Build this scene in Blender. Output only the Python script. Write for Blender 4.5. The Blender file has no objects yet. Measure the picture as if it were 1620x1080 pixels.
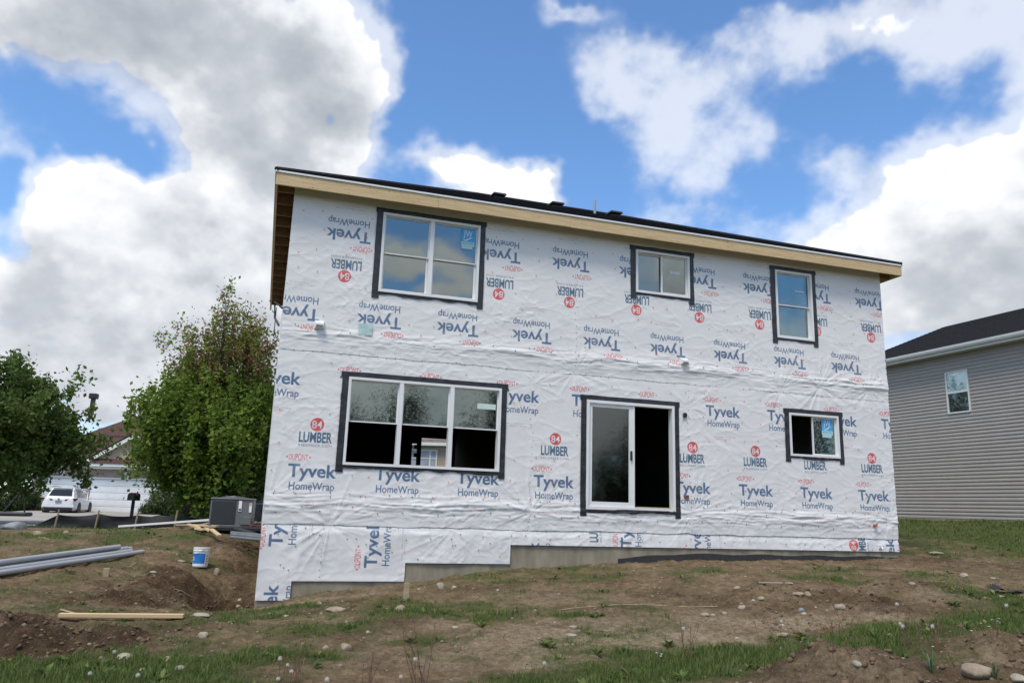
import bpy, math, random
import numpy as np
from mathutils import Matrix, Vector, Euler

# ------------------------------------------------------------------ camera
SC = bpy.context.scene
F_PX, PITCH, ROLL, YAW, DW = 1219.16, math.radians(12.2335), math.radians(1.8527), math.radians(17.2725), 14.2337
_u0 = np.array([0, -math.sin(PITCH), math.cos(PITCH)]); _r0 = np.array([1.0, 0, 0])
CF = np.array([0, math.cos(PITCH), math.sin(PITCH)])
CR = _r0*math.cos(ROLL) + _u0*math.sin(ROLL)
CU = -_r0*math.sin(ROLL) + _u0*math.cos(ROLL)
cam_d = bpy.data.cameras.new('camera'); cam = bpy.data.objects.new('camera', cam_d)
SC.collection.objects.link(cam)
cam.matrix_world = Matrix(((CR[0], CU[0], -CF[0], 0), (CR[1], CU[1], -CF[1], 0), (CR[2], CU[2], -CF[2], 0), (0, 0, 0, 1)))
cam_d.sensor_width = 36; cam_d.lens = 36*F_PX/1620
cam_d.clip_start = .05; cam_d.clip_end = 3000
SC.camera = cam

# ------------------------------------------------------------------ light
SUN_EL, SUN_AZ = math.radians(61), math.radians(205)      # azimuth clockwise from +Y
world = bpy.data.worlds.new('World'); SC.world = world; world.use_nodes = True
sun_d = bpy.data.lights.new('sun', 'SUN'); sun_d.energy = 2.5; sun_d.angle = math.radians(18); sun_d.color = (1, .93, .82)
sun = bpy.data.objects.new('sun', sun_d); SC.collection.objects.link(sun)
_sd = Vector((math.cos(SUN_EL)*math.sin(SUN_AZ), math.cos(SUN_EL)*math.cos(SUN_AZ), math.sin(SUN_EL)))
sun.rotation_euler = _sd.to_track_quat('Z', 'Y').to_euler()
SC.view_settings.view_transform = 'Standard'; SC.view_settings.look = 'None'
SC.view_settings.exposure = 0.36; SC.view_settings.gamma = 1; SC.view_settings.use_curve_mapping = False
SKY_STRENGTH = .15

# ------------------------------------------------------------------ maths helpers
def ray(px, py):
    return CF + CR*((px-810)/F_PX) + CU*((540-py)/F_PX)
def at(px, py, Y):
    d = ray(px, py); return d*(Y/d[1])

def _hash(ix, iy, seed):
    n = (ix.astype(np.int64)*374761393 + iy.astype(np.int64)*668265263 + seed*1442695041) & 0xffffffff
    n = ((n ^ (n >> 13))*1274126177) & 0xffffffff
    n = ((n ^ (n >> 15))*2246822519) & 0xffffffff
    return ((n ^ (n >> 16)) & 0xffffff).astype(np.float32)/np.float32(0xffffff)
def vnoise(x, y, seed=0, period=0):
    ix = np.floor(x); iy = np.floor(y)
    fx = (x-ix).astype(np.float32); fy = (y-iy).astype(np.float32)
    ix = ix.astype(np.int64); iy = iy.astype(np.int64)
    fx = fx*fx*(3-2*fx); fy = fy*fy*(3-2*fy)
    ix1 = ix+1
    if period: ix = ix % period; ix1 = ix1 % period
    a = _hash(ix, iy, seed); b = _hash(ix1, iy, seed); c = _hash(ix, iy+1, seed); d = _hash(ix1, iy+1, seed)
    return (a+(b-a)*fx)*(1-fy) + (c+(d-c)*fx)*fy
def fbm(x, y, o=5, seed=0, gain=.5, period=0):
    s = 0; a = 1.0; t = 0; f = 1
    for i in range(o):
        s = s + a*vnoise(x*f, y*f, seed+i*17, period*f); t += a; a *= gain; f *= 2
    return s/t
def sstep(a, b, x):
    t = np.clip((x-a)/(b-a), 0, 1); return t*t*(3-2*t)

# ------------------------------------------------------------------ sky (Nishita blue with cumulus from a generated direction map)
def build_sky():
    W, H = 4096, 1024
    az = (np.arange(W)+.5)/W*360-180; el = (np.arange(H)+.5)/H*90
    AZ, EL = np.meshgrid(az.astype(np.float32), el.astype(np.float32))
    def ae(px, py):
        d = ray(px, py); return math.degrees(math.atan2(d[0], d[1])), math.degrees(math.atan2(d[2], math.hypot(d[0], d[1])))
    wx = (fbm(AZ/7.5, EL/6, 5, 3, .6, 48)-.5); wy = (fbm(AZ/7.5, EL/6, 5, 91, .6, 48)-.5)
    A2 = AZ+wx*7.0; E2 = EL+wy*6.0
    def blob(acc, a, e, ra, re, w):
        m0 = max(0, int((e-3*re-5)/90*H)); m1 = min(H, int((e+3*re+5)/90*H)+1)
        if m1 <= m0: return
        da = (A2[m0:m1]-a+180) % 360-180
        g = np.exp(-((da/ra)**2+((E2[m0:m1]-e)/re)**2))
        if w > 0: acc[m0:m1] = 1-(1-acc[m0:m1])*(1-w*np.clip(g*1.5, 0, 1))
        else: acc[m0:m1] *= (1+w*g)
    F = np.zeros_like(AZ)
    K = 57.3/1300
    def pb(L, acc):
        for (x, y, rx, ry, w) in L:
            a, e = ae(x, y)
            blob(acc, a, e, rx*K, ry*K, w)
    pb([(60, 10, 230, 50, .95), (330, 40, 230, 85, 1), (520, 60, 70, 90, .8), (480, 150, 120, 80, .95), (360, 160, 110, 70, .95), (440, 235, 150, 62, 1), (555, 215, 52, 60, .9), (590, 165, 40, 40, .5),
        (150, 275, 75, 48, 1), (260, 310, 130, 70, 1), (130, 350, 90, 50, .95), (330, 400, 170, 90, 1), (120, 440, 130, 66, 1), (320, 500, 200, 90, 1), (100, 530, 160, 70, .95),
        (200, 610, 320, 60, .95), (-40, 480, 60, 60, .8),
        (765, 292, 92, 46, 1), (700, 280, 44, 30, .9), (845, 302, 36, 34, .9), (690, 216, 26, 20, .30),
        (1035, 110, 130, 60, .40), (1125, 235, 110, 76, .42), (985, 175, 55, 40, .28), (1080, 165, 60, 40, .3), (1300, 70, 190, 42, .38), (1500, 40, 170, 52, .46), (1230, 15, 80, 30, .3), (930, 8, 80, 22, .26), (1400, 20, 120, 30, .34),
        (1510, 300, 140, 76, 1), (1400, 375, 130, 68, 1), (1290, 400, 70, 40, .8), (1610, 230, 90, 50, .95), (1335, 250, 60, 34, .36), (1560, 440, 220, 110, 1), (1090, 345, 150, 24, .26), (1690, 300, 120, 140, .9), (1470, 245, 50, 30, .55),
        (-180, 120, 160, 60, .8), (-200, 480, 200, 110, .9), (1850, 60, 140, 60, .6), (1830, 420, 160, 120, .9), (700, -160, 200, 70, .6), (1250, -220, 220, 90, .9), (150, -180, 240, 100, .9), (680, 520, 200, 60, .6), (1000, 560, 250, 60, .6),
        (90, 165, 120, 36, -1), (190, 212, 75, 26, -1), (15, 290, 46, 90, -.95), (240, 235, 30, 16, -.6), (30, 400, 36, 30, -.6), (650, 120, 50, 160, -.9), (780, 180, 120, 60, -.9), (1290, 165, 110, 34, -.8), (1230, 300, 60, 36, -.7)], F)
    rs = np.random.RandomState(11)
    for i in range(46):
        a = rs.uniform(45, 315); a = a if a <= 180 else a-360
        e = rs.uniform(2, 60)
        if 105 < a < 170 and e < 36: e += 34
        blob(F, a, e, rs.uniform(6, 16), rs.uniform(3, 7), rs.uniform(.6, 1))
    for i in range(14):
        blob(F, rs.uniform(-180, 180), rs.uniform(56, 88), rs.uniform(12, 34), rs.uniform(4, 8), rs.uniform(.5, .9))
    # clouds the window glass mirrors, behind the viewer
    for a, e, ra, re, w in ((154.8, 17.6, 1.8, 1.2, 1), (151.4, 18.4, 1.5, 1.3, 1), (149.6, 16.8, 1.2, 1.1, 1), (151.5, 15.6, 1.0, .8, .9), (158, 25, 5, 2.0, .8), (144, 22, 3, 1.6, .6), (150, 12, 9, 1.5, .9), (150, 6.5, 14, 3.5, 1), (136, 24, 8, 4, 1), (134, 17.3, 3, 2.4, 1), (118, 24, 7, 4, .9), (125, 15, 4, 4, -.45), (148.5, 20.4, 2.4, 1.5, -.8), (155.5, 20.9, 2.0, .8, -.6), (154.2, 15.3, 1.1, .6, -.8), (140, 9, 36, 4.5, .8)):
        blob(F, a, e, ra, re, w)
    n = fbm(AZ/3.75, EL/3, 7, 7, .55, 96)-.5
    thr = F+n*1.05
    thick = sstep(.46, .72, thr)
    fine = fbm(AZ/1.5+EL/4, EL/1.1-AZ/5, 5, 301, .6, 0)-.5; wisp = sstep(.06, .70, F*1.1+n*.8+fine*.35)*.64
    alpha = np.maximum(thick*sstep(.52, .74, F), wisp*sstep(.05, .3, F))
    # shading: soft white tops, grey bases and cores
    sh = np.zeros_like(thr)
    dens = np.clip(thr-.4, 0, 1)
    cs = 0
    for k, wt in ((8, 1.), (18, 1.), (34, 1.), (60, .9), (95, .8)):
        up = np.roll(dens, -k, 0); up[-k:] = 0
        up2 = np.roll(np.roll(dens, -k, 0), -k//3, 1)
        sh += wt*(up+up2)*.5; cs += wt
    sh /= cs
    D = np.zeros_like(AZ)
    pb([(330, 60, 240, 80, .85), (470, 190, 110, 60, .7), (150, 20, 150, 40, .5), (230, 455, 150, 36, .45), (330, 560, 240, 50, .3), (440, 290, 60, 50, .5), (1560, 400, 160, 40, .3), (100, 400, 90, 20, .3)], D)
    b = 1.04-.62*np.clip(sh-.14, 0, 1)-.30*D*(.3+1.4*(fbm(AZ/7.5, EL/5, 5, 55, .55, 48)))+.55*n+.35*(fbm(AZ/3.75, EL/2.5, 5, 66, .6, 96)-.5)*sstep(.1, .5, sh+D*.5)
    b = np.where(b < .55, .55-.30*(1-np.exp(-(.55-b)/.30)), b); b = np.clip(b, .2, 1.02)
    img = bpy.data.images.new('cloud_map', W, H, alpha=False, float_buffer=False)
    img.colorspace_settings.name = 'Non-Color'
    px = np.ones((H, W, 4), np.float32); px[..., 0] = np.clip(alpha, 0, 1); px[..., 1] = np.clip(b/1.1, 0, 1); px[..., 2] = 0
    img.pixels.foreach_set(px.ravel()); img.update(); img.pack()
    nt = world.node_tree; N = nt.nodes; L = nt.links; N.clear()
    out = N.new('ShaderNodeOutputWorld'); bg1 = N.new('ShaderNodeBackground'); bg2 = N.new('ShaderNodeBackground'); mix = N.new('ShaderNodeMixShader')
    sky = N.new('ShaderNodeTexSky'); sky.sky_type = 'NISHITA'; sky.sun_disc = False
    sky.sun_elevation = SUN_EL; sky.sun_rotation = SUN_AZ; sky.air_density = 1.0; sky.dust_density = .25; sky.ozone_density = 3.6
    bg1.inputs[1].default_value = SKY_STRENGTH
    tint = N.new('ShaderNodeMix'); tint.data_type = 'RGBA'; tint.blend_type = 'MULTIPLY'; tint.inputs[0].default_value = 1; tint.inputs[7].default_value = (.80, .985, 1.12, 1)
    L.new(sky.outputs[0], tint.inputs[6]); L.new(tint.outputs[2], bg1.inputs[0])
    tc = N.new('ShaderNodeTexCoord'); sx = N.new('ShaderNodeSeparateXYZ'); L.new(tc.outputs['Generated'], sx.inputs[0])
    def M(op, a, b=None, c=None):
        m = N.new('ShaderNodeMath'); m.operation = op
        for i, v in enumerate((a, b, c)):
            if v is None: continue
            if isinstance(v, (int, float)): m.inputs[i].default_value = v
            else: L.new(v, m.inputs[i])
        return m.outputs[0]
    u = M('MULTIPLY_ADD', M('ARCTAN2', sx.outputs[0], sx.outputs[1]), 1/(2*math.pi), .5)
    v = M('MAXIMUM', M('MULTIPLY', M('ARCSINE', sx.outputs[2]), 2/math.pi), .0006)
    cb = N.new('ShaderNodeCombineXYZ'); L.new(u, cb.inputs[0]); L.new(v, cb.inputs[1])
    im = N.new('ShaderNodeTexImage'); im.image = img; im.interpolation = 'Cubic'; im.extension = 'EXTEND'
    L.new(cb.outputs[0], im.inputs[0])
    sc = N.new('ShaderNodeSeparateColor'); L.new(im.outputs[0], sc.inputs[0])
    cr = N.new('ShaderNodeValToRGB'); L.new(sc.outputs[1], cr.inputs[0])
    e = cr.color_ramp.elements; e[0].position = .2; e[0].color = (.27, .30, .345, 1); e[1].position = .93; e[1].color = (.93, .94, .96, 1)
    m2 = cr.color_ramp.elements.new(.6); m2.color = (.52, .55, .6, 1)
    L.new(cr.outputs[0], bg2.inputs[0]); bg2.inputs[1].default_value = .9
    L.new(sc.outputs[0], mix.inputs[0]); L.new(bg1.outputs[0], mix.inputs[1]); L.new(bg2.outputs[0], mix.inputs[2]); L.new(mix.outputs[0], out.inputs[0])
build_sky()

# ------------------------------------------------------------------ object helpers
COL = SC.collection
def link(o, parent=None):
    COL.objects.link(o)
    if parent is not None: o.parent = parent
    return o
def tag(o, label=None, cat=None, group=None, kind=None):
    for k, v in (('label', label), ('category', cat), ('group', group), ('kind', kind)):
        if v: o[k] = v
    return o
def empty(name, loc, rz=0, label=None, cat=None, group=None):
    o = bpy.data.objects.new(name, None); link(o); o.location = loc; o.rotation_euler = (0, 0, rz); o.empty_display_size = .2
    return tag(o, label, cat, group)
def mesh_np(name, V, Fc, m=None, parent=None, smooth=False, loc=None):
    V = np.asarray(V, np.float32); Fc = np.asarray(Fc, np.int32)
    me = bpy.data.meshes.new(name); k = Fc.shape[1]
    me.vertices.add(len(V)); me.vertices.foreach_set('co', V.ravel())
    me.loops.add(Fc.size); me.loops.foreach_set('vertex_index', Fc.ravel())
    me.polygons.add(len(Fc)); me.polygons.foreach_set('loop_start', np.arange(len(Fc), dtype=np.int32)*k)
    try: me.polygons.foreach_set('loop_total', np.full(len(Fc), k, np.int32))
    except Exception: pass
    me.update(calc_edges=True)
    if smooth: me.polygons.foreach_set('use_smooth', np.ones(len(Fc), bool))
    if m: me.materials.append(m)
    o = bpy.data.objects.new(name, me); link(o, parent)
    if loc is not None: o.location = loc
    return o
def vattr(o, name, data):
    a = o.data.attributes.new(name, 'FLOAT', 'POINT'); a.data.foreach_set('value', np.asarray(data, np.float32).ravel())

class MB:
    def __init__(s): s.v = []; s.f = []; s.mi = []; s.cur = 0
    def add(s, vs, fs):
        b = len(s.v); s.v += [tuple(map(float, p)) for p in vs]
        for f in fs: s.f.append(tuple(b+i for i in f)); s.mi.append(s.cur)
        return s
    def box(s, x0, x1, y0, y1, z0, z1, bev=0):
        if bev <= 0:
            return s.add([(x0, y0, z0), (x1, y0, z0), (x1, y1, z0), (x0, y1, z0), (x0, y0, z1), (x1, y0, z1), (x1, y1, z1), (x0, y1, z1)],
                  [(0, 3, 2, 1), (4, 5, 6, 7), (0, 1, 5, 4), (1, 2, 6, 5), (2, 3, 7, 6), (3, 0, 4, 7)])
        b = bev; vs = []; idx = {}
        for sx in (0, 1):
            for sy in (0, 1):
                for sz in (0, 1):
                    X, Y, Z = (x0, x1)[sx], (y0, y1)[sy], (z0, z1)[sz]; dx, dy, dz = (b, -b)[sx], (b, -b)[sy], (b, -b)[sz]
                    for ax, p in ((0, (X, Y+dy, Z+dz)), (1, (X+dx, Y, Z+dz)), (2, (X+dx, Y+dy, Z))):
                        idx[(sx, sy, sz, ax)] = len(vs); vs.append(p)
        fs = []
        for s_ in (0, 1):
            q = [(s_, 0, 0), (s_, 1, 0), (s_, 1, 1), (s_, 0, 1)]; f = [idx[c+(0,)] for c in q]; fs.append(tuple(f if s_ else f[::-1]))
            q = [(0, s_, 0), (0, s_, 1), (1, s_, 1), (1, s_, 0)]; f = [idx[c+(1,)] for c in q]; fs.append(tuple(f if s_ else f[::-1]))
            q = [(0, 0, s_), (1, 0, s_), (1, 1, s_), (0, 1, s_)]; f = [idx[c+(2,)] for c in q]; fs.append(tuple(f if s_ else f[::-1]))
        for a in (0, 1):
            for c in (0, 1):
                fs.append((idx[(0, a, c, 1)], idx[(1, a, c, 1)], idx[(1, a, c, 2)], idx[(0, a, c, 2)]))
                fs.append((idx[(a, 0, c, 0)], idx[(a, 1, c, 0)], idx[(a, 1, c, 2)], idx[(a, 0, c, 2)]))
                fs.append((idx[(a, c, 0, 0)], idx[(a, c, 1, 0)], idx[(a, c, 1, 1)], idx[(a, c, 0, 1)]))
        for c in [(a, b_, c_) for a in (0, 1) for b_ in (0, 1) for c_ in (0, 1)]:
            fs.append((idx[c+(0,)], idx[c+(1,)], idx[c+(2,)]))
        return s.add(vs, fs)
    def tube(s, pts, r, n=8, cap=True):
        pts = [Vector(p) for p in pts]; rs = r if isinstance(r, (list, tuple)) else [r]*len(pts)
        vs = []; fs = []
        up = Vector((0, 0, 1))
        for i, p in enumerate(pts):
            t = (pts[min(i+1, len(pts)-1)]-pts[max(i-1, 0)])
            if t.length < 1e-9: t = Vector((0, 0, 1))
            t.normalize(); a = t.cross(up)
            if a.length < .05: a = t.cross(Vector((1, 0, 0)))
            a.normalize(); b = t.cross(a)
            for k in range(n):
                an = 2*math.pi*k/n; vs.append(p+(a*math.cos(an)+b*math.sin(an))*rs[i])
        for i in range(len(pts)-1):
            for k in range(n): fs.append((i*n+k, i*n+(k+1) % n, (i+1)*n+(k+1) % n, (i+1)*n+k))
        if cap: fs.append(tuple(range(n))[::-1]); fs.append(tuple((len(pts)-1)*n+k for k in range(n)))
        return s.add(vs, fs)
    def lathe(s, prof, cx=0, cy=0, cz=0, n=20):
        vs = []; fs = []
        for r, z in prof:
            for k in range(n):
                a = 2*math.pi*k/n; vs.append((cx+r*math.cos(a), cy+r*math.sin(a), cz+z))
        for i in range(len(prof)-1):
            for k in range(n): fs.append((i*n+k, i*n+(k+1) % n, (i+1)*n+(k+1) % n, (i+1)*n+k))
        return s.add(vs, fs)
    def ring(s, x0, x1, z0, z1, w, y0, y1, wt=None, wb=None):
        wt = w if wt is None else wt; wb = w if wb is None else wb
        s.box(x0, x0+w, y0, y1, z0, z1); s.box(x1-w, x1, y0, y1, z0, z1)
        s.box(x0+w, x1-w, y0, y1, z1-wt, z1); s.box(x0+w, x1-w, y0, y1, z0, z0+wb); return s
    def build(s, name, m, parent=None, smooth=False, loc=None, rot=None):
        me = bpy.data.meshes.new(name); me.from_pydata(s.v, [], s.f)
        ms = m if isinstance(m, (list, tuple)) else [m]
        for q in ms: me.materials.append(q)
        if len(ms) > 1: me.polygons.foreach_set('material_index', s.mi)
        if smooth: me.polygons.foreach_set('use_smooth', [True]*len(s.f))
        me.update(); o = bpy.data.objects.new(name, me); link(o, parent)
        if loc is not None: o.location = loc
        if rot is not None: o.rotation_euler = rot
        return o

# ------------------------------------------------------------------ materials
def mat(name, col, rough=.8, var=.15, scale=8, bump=0, bscale=40, metal=0, col2=None, spec=.5, stretch=None, detail=5, transl=0):
    m = bpy.data.materials.new(name); m.use_nodes = True; nt = m.node_tree; N = nt.nodes; L = nt.links
    b = N['Principled BSDF']; b.inputs['Roughness'].default_value = rough; b.inputs['Metallic'].default_value = metal
    b.inputs['Specular IOR Level'].default_value = spec
    tc = N.new('ShaderNodeTexCoord'); src = tc.outputs['Object']
    if stretch:
        mp = N.new('ShaderNodeMapping'); mp.inputs['Scale'].default_value = stretch; L.new(src, mp.inputs[0]); src = mp.outputs[0]
    n = N.new('ShaderNodeTexNoise'); n.inputs['Scale'].default_value = scale; n.inputs['Detail'].default_value = detail; L.new(src, n.inputs['Vector'])
    cr = N.new('ShaderNodeValToRGB'); cr.color_ramp.elements[0].position = .3; cr.color_ramp.elements[1].position = .7
    c2 = col2 if col2 else tuple(min(1, c*(1+var)) for c in col); c1 = col if col2 else tuple(c*(1-var) for c in col)
    cr.color_ramp.elements[0].color = (*c1, 1); cr.color_ramp.elements[1].color = (*c2, 1)
    L.new(n.outputs['Fac'], cr.inputs[0]); L.new(cr.outputs[0], b.inputs['Base Color'])
    if bump:
        n2 = N.new('ShaderNodeTexNoise'); n2.inputs['Scale'].default_value = bscale; n2.inputs['Detail'].default_value = 4; L.new(src, n2.inputs['Vector'])
        bp = N.new('ShaderNodeBump'); bp.inputs['Strength'].default_value = bump; bp.inputs['Distance'].default_value = .01
        L.new(n2.outputs['Fac'], bp.inputs['Height']); L.new(bp.outputs[0], b.inputs['Normal'])
    if transl:
        t = N.new('ShaderNodeBsdfTranslucent'); mx = N.new('ShaderNodeMixShader'); mx.inputs[0].default_value = transl
        L.new(cr.outputs[0], t.inputs[0]); L.new(b.outputs[0], mx.inputs[1]); L.new(t.outputs[0], mx.inputs[2]); L.new(mx.outputs[0], N['Material Output'].inputs[0])
    return m
def leaf_mat(name, c1, c2, c3=None, transl=.3):
    m = bpy.data.materials.new(name); m.use_nodes = True; nt = m.node_tree; N = nt.nodes; L = nt.links
    b = N['Principled BSDF']; b.inputs['Roughness'].default_value = .62; b.inputs['Specular IOR Level'].default_value = .3
    a = N.new('ShaderNodeAttribute'); a.attribute_name = 'tone'
    cr = N.new('ShaderNodeValToRGB'); cr.color_ramp.elements[0].color = (*c1, 1); cr.color_ramp.elements[1].color = (*c2, 1)
    if c3: e = cr.color_ramp.elements.new(.9); e.color = (*c2, 1); cr.color_ramp.elements[-1].color = (*c3, 1)
    L.new(a.outputs['Fac'], cr.inputs[0]); L.new(cr.outputs[0], b.inputs['Base Color'])
    t = N.new('ShaderNodeBsdfTranslucent'); mx = N.new('ShaderNodeMixShader'); mx.inputs[0].default_value = transl
    L.new(cr.outputs[0], t.inputs[0]); L.new(b.outputs[0], mx.inputs[1]); L.new(t.outputs[0], mx.inputs[2]); L.new(mx.outputs[0], N['Material Output'].inputs[0])
    return m
def glass_mat(name, tint=(.55, .62, .58), refl=.12, ior=1.5, gcol=(.96, 1, .97), rough=.022):
    m = bpy.data.materials.new(name); m.use_nodes = True; nt = m.node_tree; N = nt.nodes; L = nt.links
    N.remove(N['Principled BSDF'])
    tr = N.new('ShaderNodeBsdfTransparent'); tr.inputs[0].default_value = (*tint, 1)
    g = N.new('ShaderNodeBsdfGlossy'); g.inputs['Roughness'].default_value = rough; g.inputs[0].default_value = (*gcol, 1)
    fr = N.new('ShaderNodeFresnel'); fr.inputs[0].default_value = ior
    ad = N.new('ShaderNodeMath'); ad.operation = 'MULTIPLY_ADD'; ad.inputs[1].default_value = 1.6; ad.inputs[2].default_value = refl; ad.use_clamp = True
    L.new(fr.outputs[0], ad.inputs[0]); mx = N.new('ShaderNodeMixShader'); L.new(ad.outputs[0], mx.inputs[0])
    tc = N.new('ShaderNodeTexCoord'); n = N.new('ShaderNodeTexNoise'); n.inputs['Scale'].default_value = 1.3; n.inputs['Detail'].default_value = 1
    L.new(tc.outputs['Object'], n.inputs['Vector']); bp = N.new('ShaderNodeBump'); bp.inputs['Strength'].default_value = .25; bp.inputs['Distance'].default_value = .01
    L.new(n.outputs['Fac'], bp.inputs['Height']); L.new(bp.outputs[0], g.inputs['Normal'])
    L.new(tr.outputs[0], mx.inputs[1]); L.new(g.outputs[0], mx.inputs[2]); L.new(mx.outputs[0], N['Material Output'].inputs[0])
    return m
M_ = dict(
    vinyl=mat('white_vinyl', (.72, .72, .72), .4, .04, 3),
    tape=mat('black_flashing_tape', (.009, .009, .010), .42, .5, 9, .6, 18, col2=(.032, .035, .042)),
    pine=mat('pine_board', (.47, .335, .175), .7, 0, 5, .1, 60, col2=(.60, .45, .26), stretch=(.6, 8, 8)),
    lumber=mat('weathered_lumber', (.27, .20, .12), .8, 0, 5, .2, 60, col2=(.42, .33, .20), stretch=(2, 8, 8)),
    osb=mat('sheathing_board', (.19, .11, .055), .85, 0, 14, .2, 60, col2=(.3, .19, .1)),
    drip=mat('drip_edge_metal', (.7, .71, .73), .4, .05, 3),
    shingle=mat('black_shingle', (.014, .014, .016), .95, 0, 5, .8, 150, col2=(.04, .04, .043), stretch=(3, 3, 9), detail=8, spec=.2),
    concrete=mat('foundation_concrete', (.20, .172, .12), .9, 0, 2.2, .5, 60, col2=(.33, .29, .22), detail=9, stretch=(2.5, 2.5, .8)),
    tar=mat('damp_proofing', (.03, .03, .032), .75, .3, 10),
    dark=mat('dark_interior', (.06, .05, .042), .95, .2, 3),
    pvc=mat('grey_pvc', (.33, .345, .37), .45, .08, 3),
    black=mat('black_plastic', (.013, .013, .015), .55, .3, 12),
    steelgrey=mat('grey_sheet_metal', (.12, .127, .13), .5, .08, 5),
    grill=mat('dark_grille', (.045, .05, .055), .5, .2, 30),
    white=mat('white_plastic', (.74, .75, .75), .45, .05, 5),
    blue=mat('blue_label', (.02, .17, .52), .5, .1, 5),
    orange=mat('orange_cap', (.75, .16, .035), .5, .1, 5), green=mat('green_cap', (.03, .2, .05), .5, .1, 5), dcap=mat('dark_cap', (.04, .05, .09), .5, .1, 5),
    siding=mat('grey_siding', (.355, .325, .295), .6, .05, 2, spec=.3),
    tan=mat('tan_siding', (.36, .29, .22), .7, .06, 2),
    redroof=mat('reddish_shingle', (.06, .034, .031), .95, 0, 6, .5, 60, col2=(.10, .058, .052), stretch=(1, 1, 6), detail=7, spec=.2),
    trimw=mat('white_trim', (.66, .66, .62), .5, .05, 4),
    gdoor=mat('garage_door_white', (.7, .72, .73), .5, .04, 2),
    stone=mat('field_stone', (.19, .15, .11), .9, 0, 9, .8, 40, col2=(.34, .28, .20), detail=8),
    stone2=mat('pale_stone', (.22, .19, .145), .9, 0, 9, .9, 40, col2=(.37, .33, .26), detail=8),
    stone3=mat('grey_stone', (.15, .16, .17), .9, 0, 7, .4, 50, col2=(.27, .28, .29), detail=8),
    bark=mat('tree_bark', (.045, .038, .03), .95, 0, 7, .7, 30, col2=(.11, .095, .075), stretch=(4, 4, .7)),
    carpaint=mat('white_car_paint', (.72, .73, .75), .18, .02, 2),
    carblack=mat('black_car_paint', (.012, .013, .015), .2, .02, 2),
    tyre=mat('tyre_rubber', (.015, .015, .015), .85, .2, 10),
    alloy=mat('alloy_rim', (.3, .3, .31), .3, .1, 10, metal=.8),
    dglass=mat('dark_glass', (.012, .014, .016), .06, .1, 3),
    taillight=mat('tail_light_red', (.12, .008, .012), .2, .2, 10),
    fabric=mat('silt_fabric', (.010, .010, .011), .75, .4, 7, .4, 14),
    drive=mat('driveway_concrete', (.26, .24, .21), .92, 0, .7, .2, 20, col2=(.36, .335, .30), detail=8),
    copper=mat('brass_valve', (.35, .2, .06), .4, .1, 10, metal=.6), red=mat('red_valve', (.45, .03, .03), .5, .1, 10),
    curtain=mat('grey_curtain', (.62, .68, .66), .9, .06, 2, stretch=(9, 9, .3)),
    puff=mat('seed_fluff', (.62, .62, .58), .9, .1, 20), stem=mat('reddish_stem', (.13, .06, .04), .8, .3, 10),
    petal=mat('white_petal', (.75, .75, .7), .8, .05, 10),
    soil=mat('loose_soil', (.075, .048, .028), 1, 0, 6, .8, 30, col2=(.17, .115, .07), detail=9),
)
# glass: mirrors a share of the sky, lets the dark room through
M_['glass'] = glass_mat('window_glass', (.6, .68, .62), .14, gcol=(.84, .90, .90))
M_['glass_far'] = glass_mat('far_window_glass', (.95, .98, .96), -.03)
M_['screen'] = glass_mat('door_glass', (.3, .34, .32), .04, rough=.035)

# ------------------------------------------------------------------ terrain
CP = np.array([
 # along the foot of the rear wall
 (-3.99, 12.99, -1.70), (-3.48, 13.15, -1.53), (-1.7, 13.70, -1.30), (.09, 14.26, -1.06), (3.67, 15.37, -.85), (8.3, 16.81, -.80), (6, 16.1, -.83),
 (0, 18, -1.0), (4, 20, -.8), (0, 24, -.7), (-4, 20, -.9), (8, 22, -.3),
 # foreground
 (-5, 6.5, -1.62), (0, 6.5, -1.56), (4, 6.4, -1.30), (2, 6.5, -1.44), (0, 0, -1.7), (0, -6, -1.7), (-8, 3, -1.65), (8, 3, -1.5), (8, -6, -1.6), (-8, -6, -1.7),
 (0, 10.5, -1.28), (-2, 9, -1.45), (2, 8.5, -1.36), (4.3, 11, -1.10), (7, 11, -.99), (9.8, 15, -.83), (12, 18, -.60), (11.5, 20.5, -.36), (14.2, 26, .03), (15.2, 23, .07), (13.5, 29, .04), (20, 15, -.4), (14, 12, -.8), (10, 8, -1.15), (7.5, 13.5, -.88), (18, 24, .1),
 # pit by the corner and the bank behind it
 (-2.5, 11.5, -1.42), (-4.3, 10.5, -1.50), (-4.9, 12, -1.62), (-5.3, 13.5, -1.46), (-4.5, 14.2, -1.60), (-6.05, 15.5, -1.27), (-5.6, 16.5, -1.15), (-6.6, 17.8, -.86), (-7.0, 19, -.70), (-6.2, 20.5, -.75),
 (-7.0, 15.5, -1.09), (-7.6, 12, -1.29), (-5.5, 10, -1.50), (-3.9, 10, -1.50), (-6.4, 11, -1.39), (-8.0, 9.5, -1.48), (-7.5, 17, -.93), (-9, 16, -1.0), (-11, 19, -.86), (-8.5, 19.5, -.73), (-9, 22, -.93), (-12, 24, -.98), (-8, 24, -.93),
 (-16, 27, -1.1), (-10, 30, -1.08), (-16, 42, -1.1), (-26, 44, -1.17), (-24, 52, -1.05), (-32, 52, -1.15), (-14, 52, -1.0), (-6, 36, -.95), (10, 45, -.5), (-12, 12, -1.3), (-14, 6, -1.55), (-20, 20, -1.15)], float)
def _K(r2): return np.where(r2 > 1e-12, .5*r2*np.log(np.maximum(r2, 1e-12)), 0)
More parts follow.
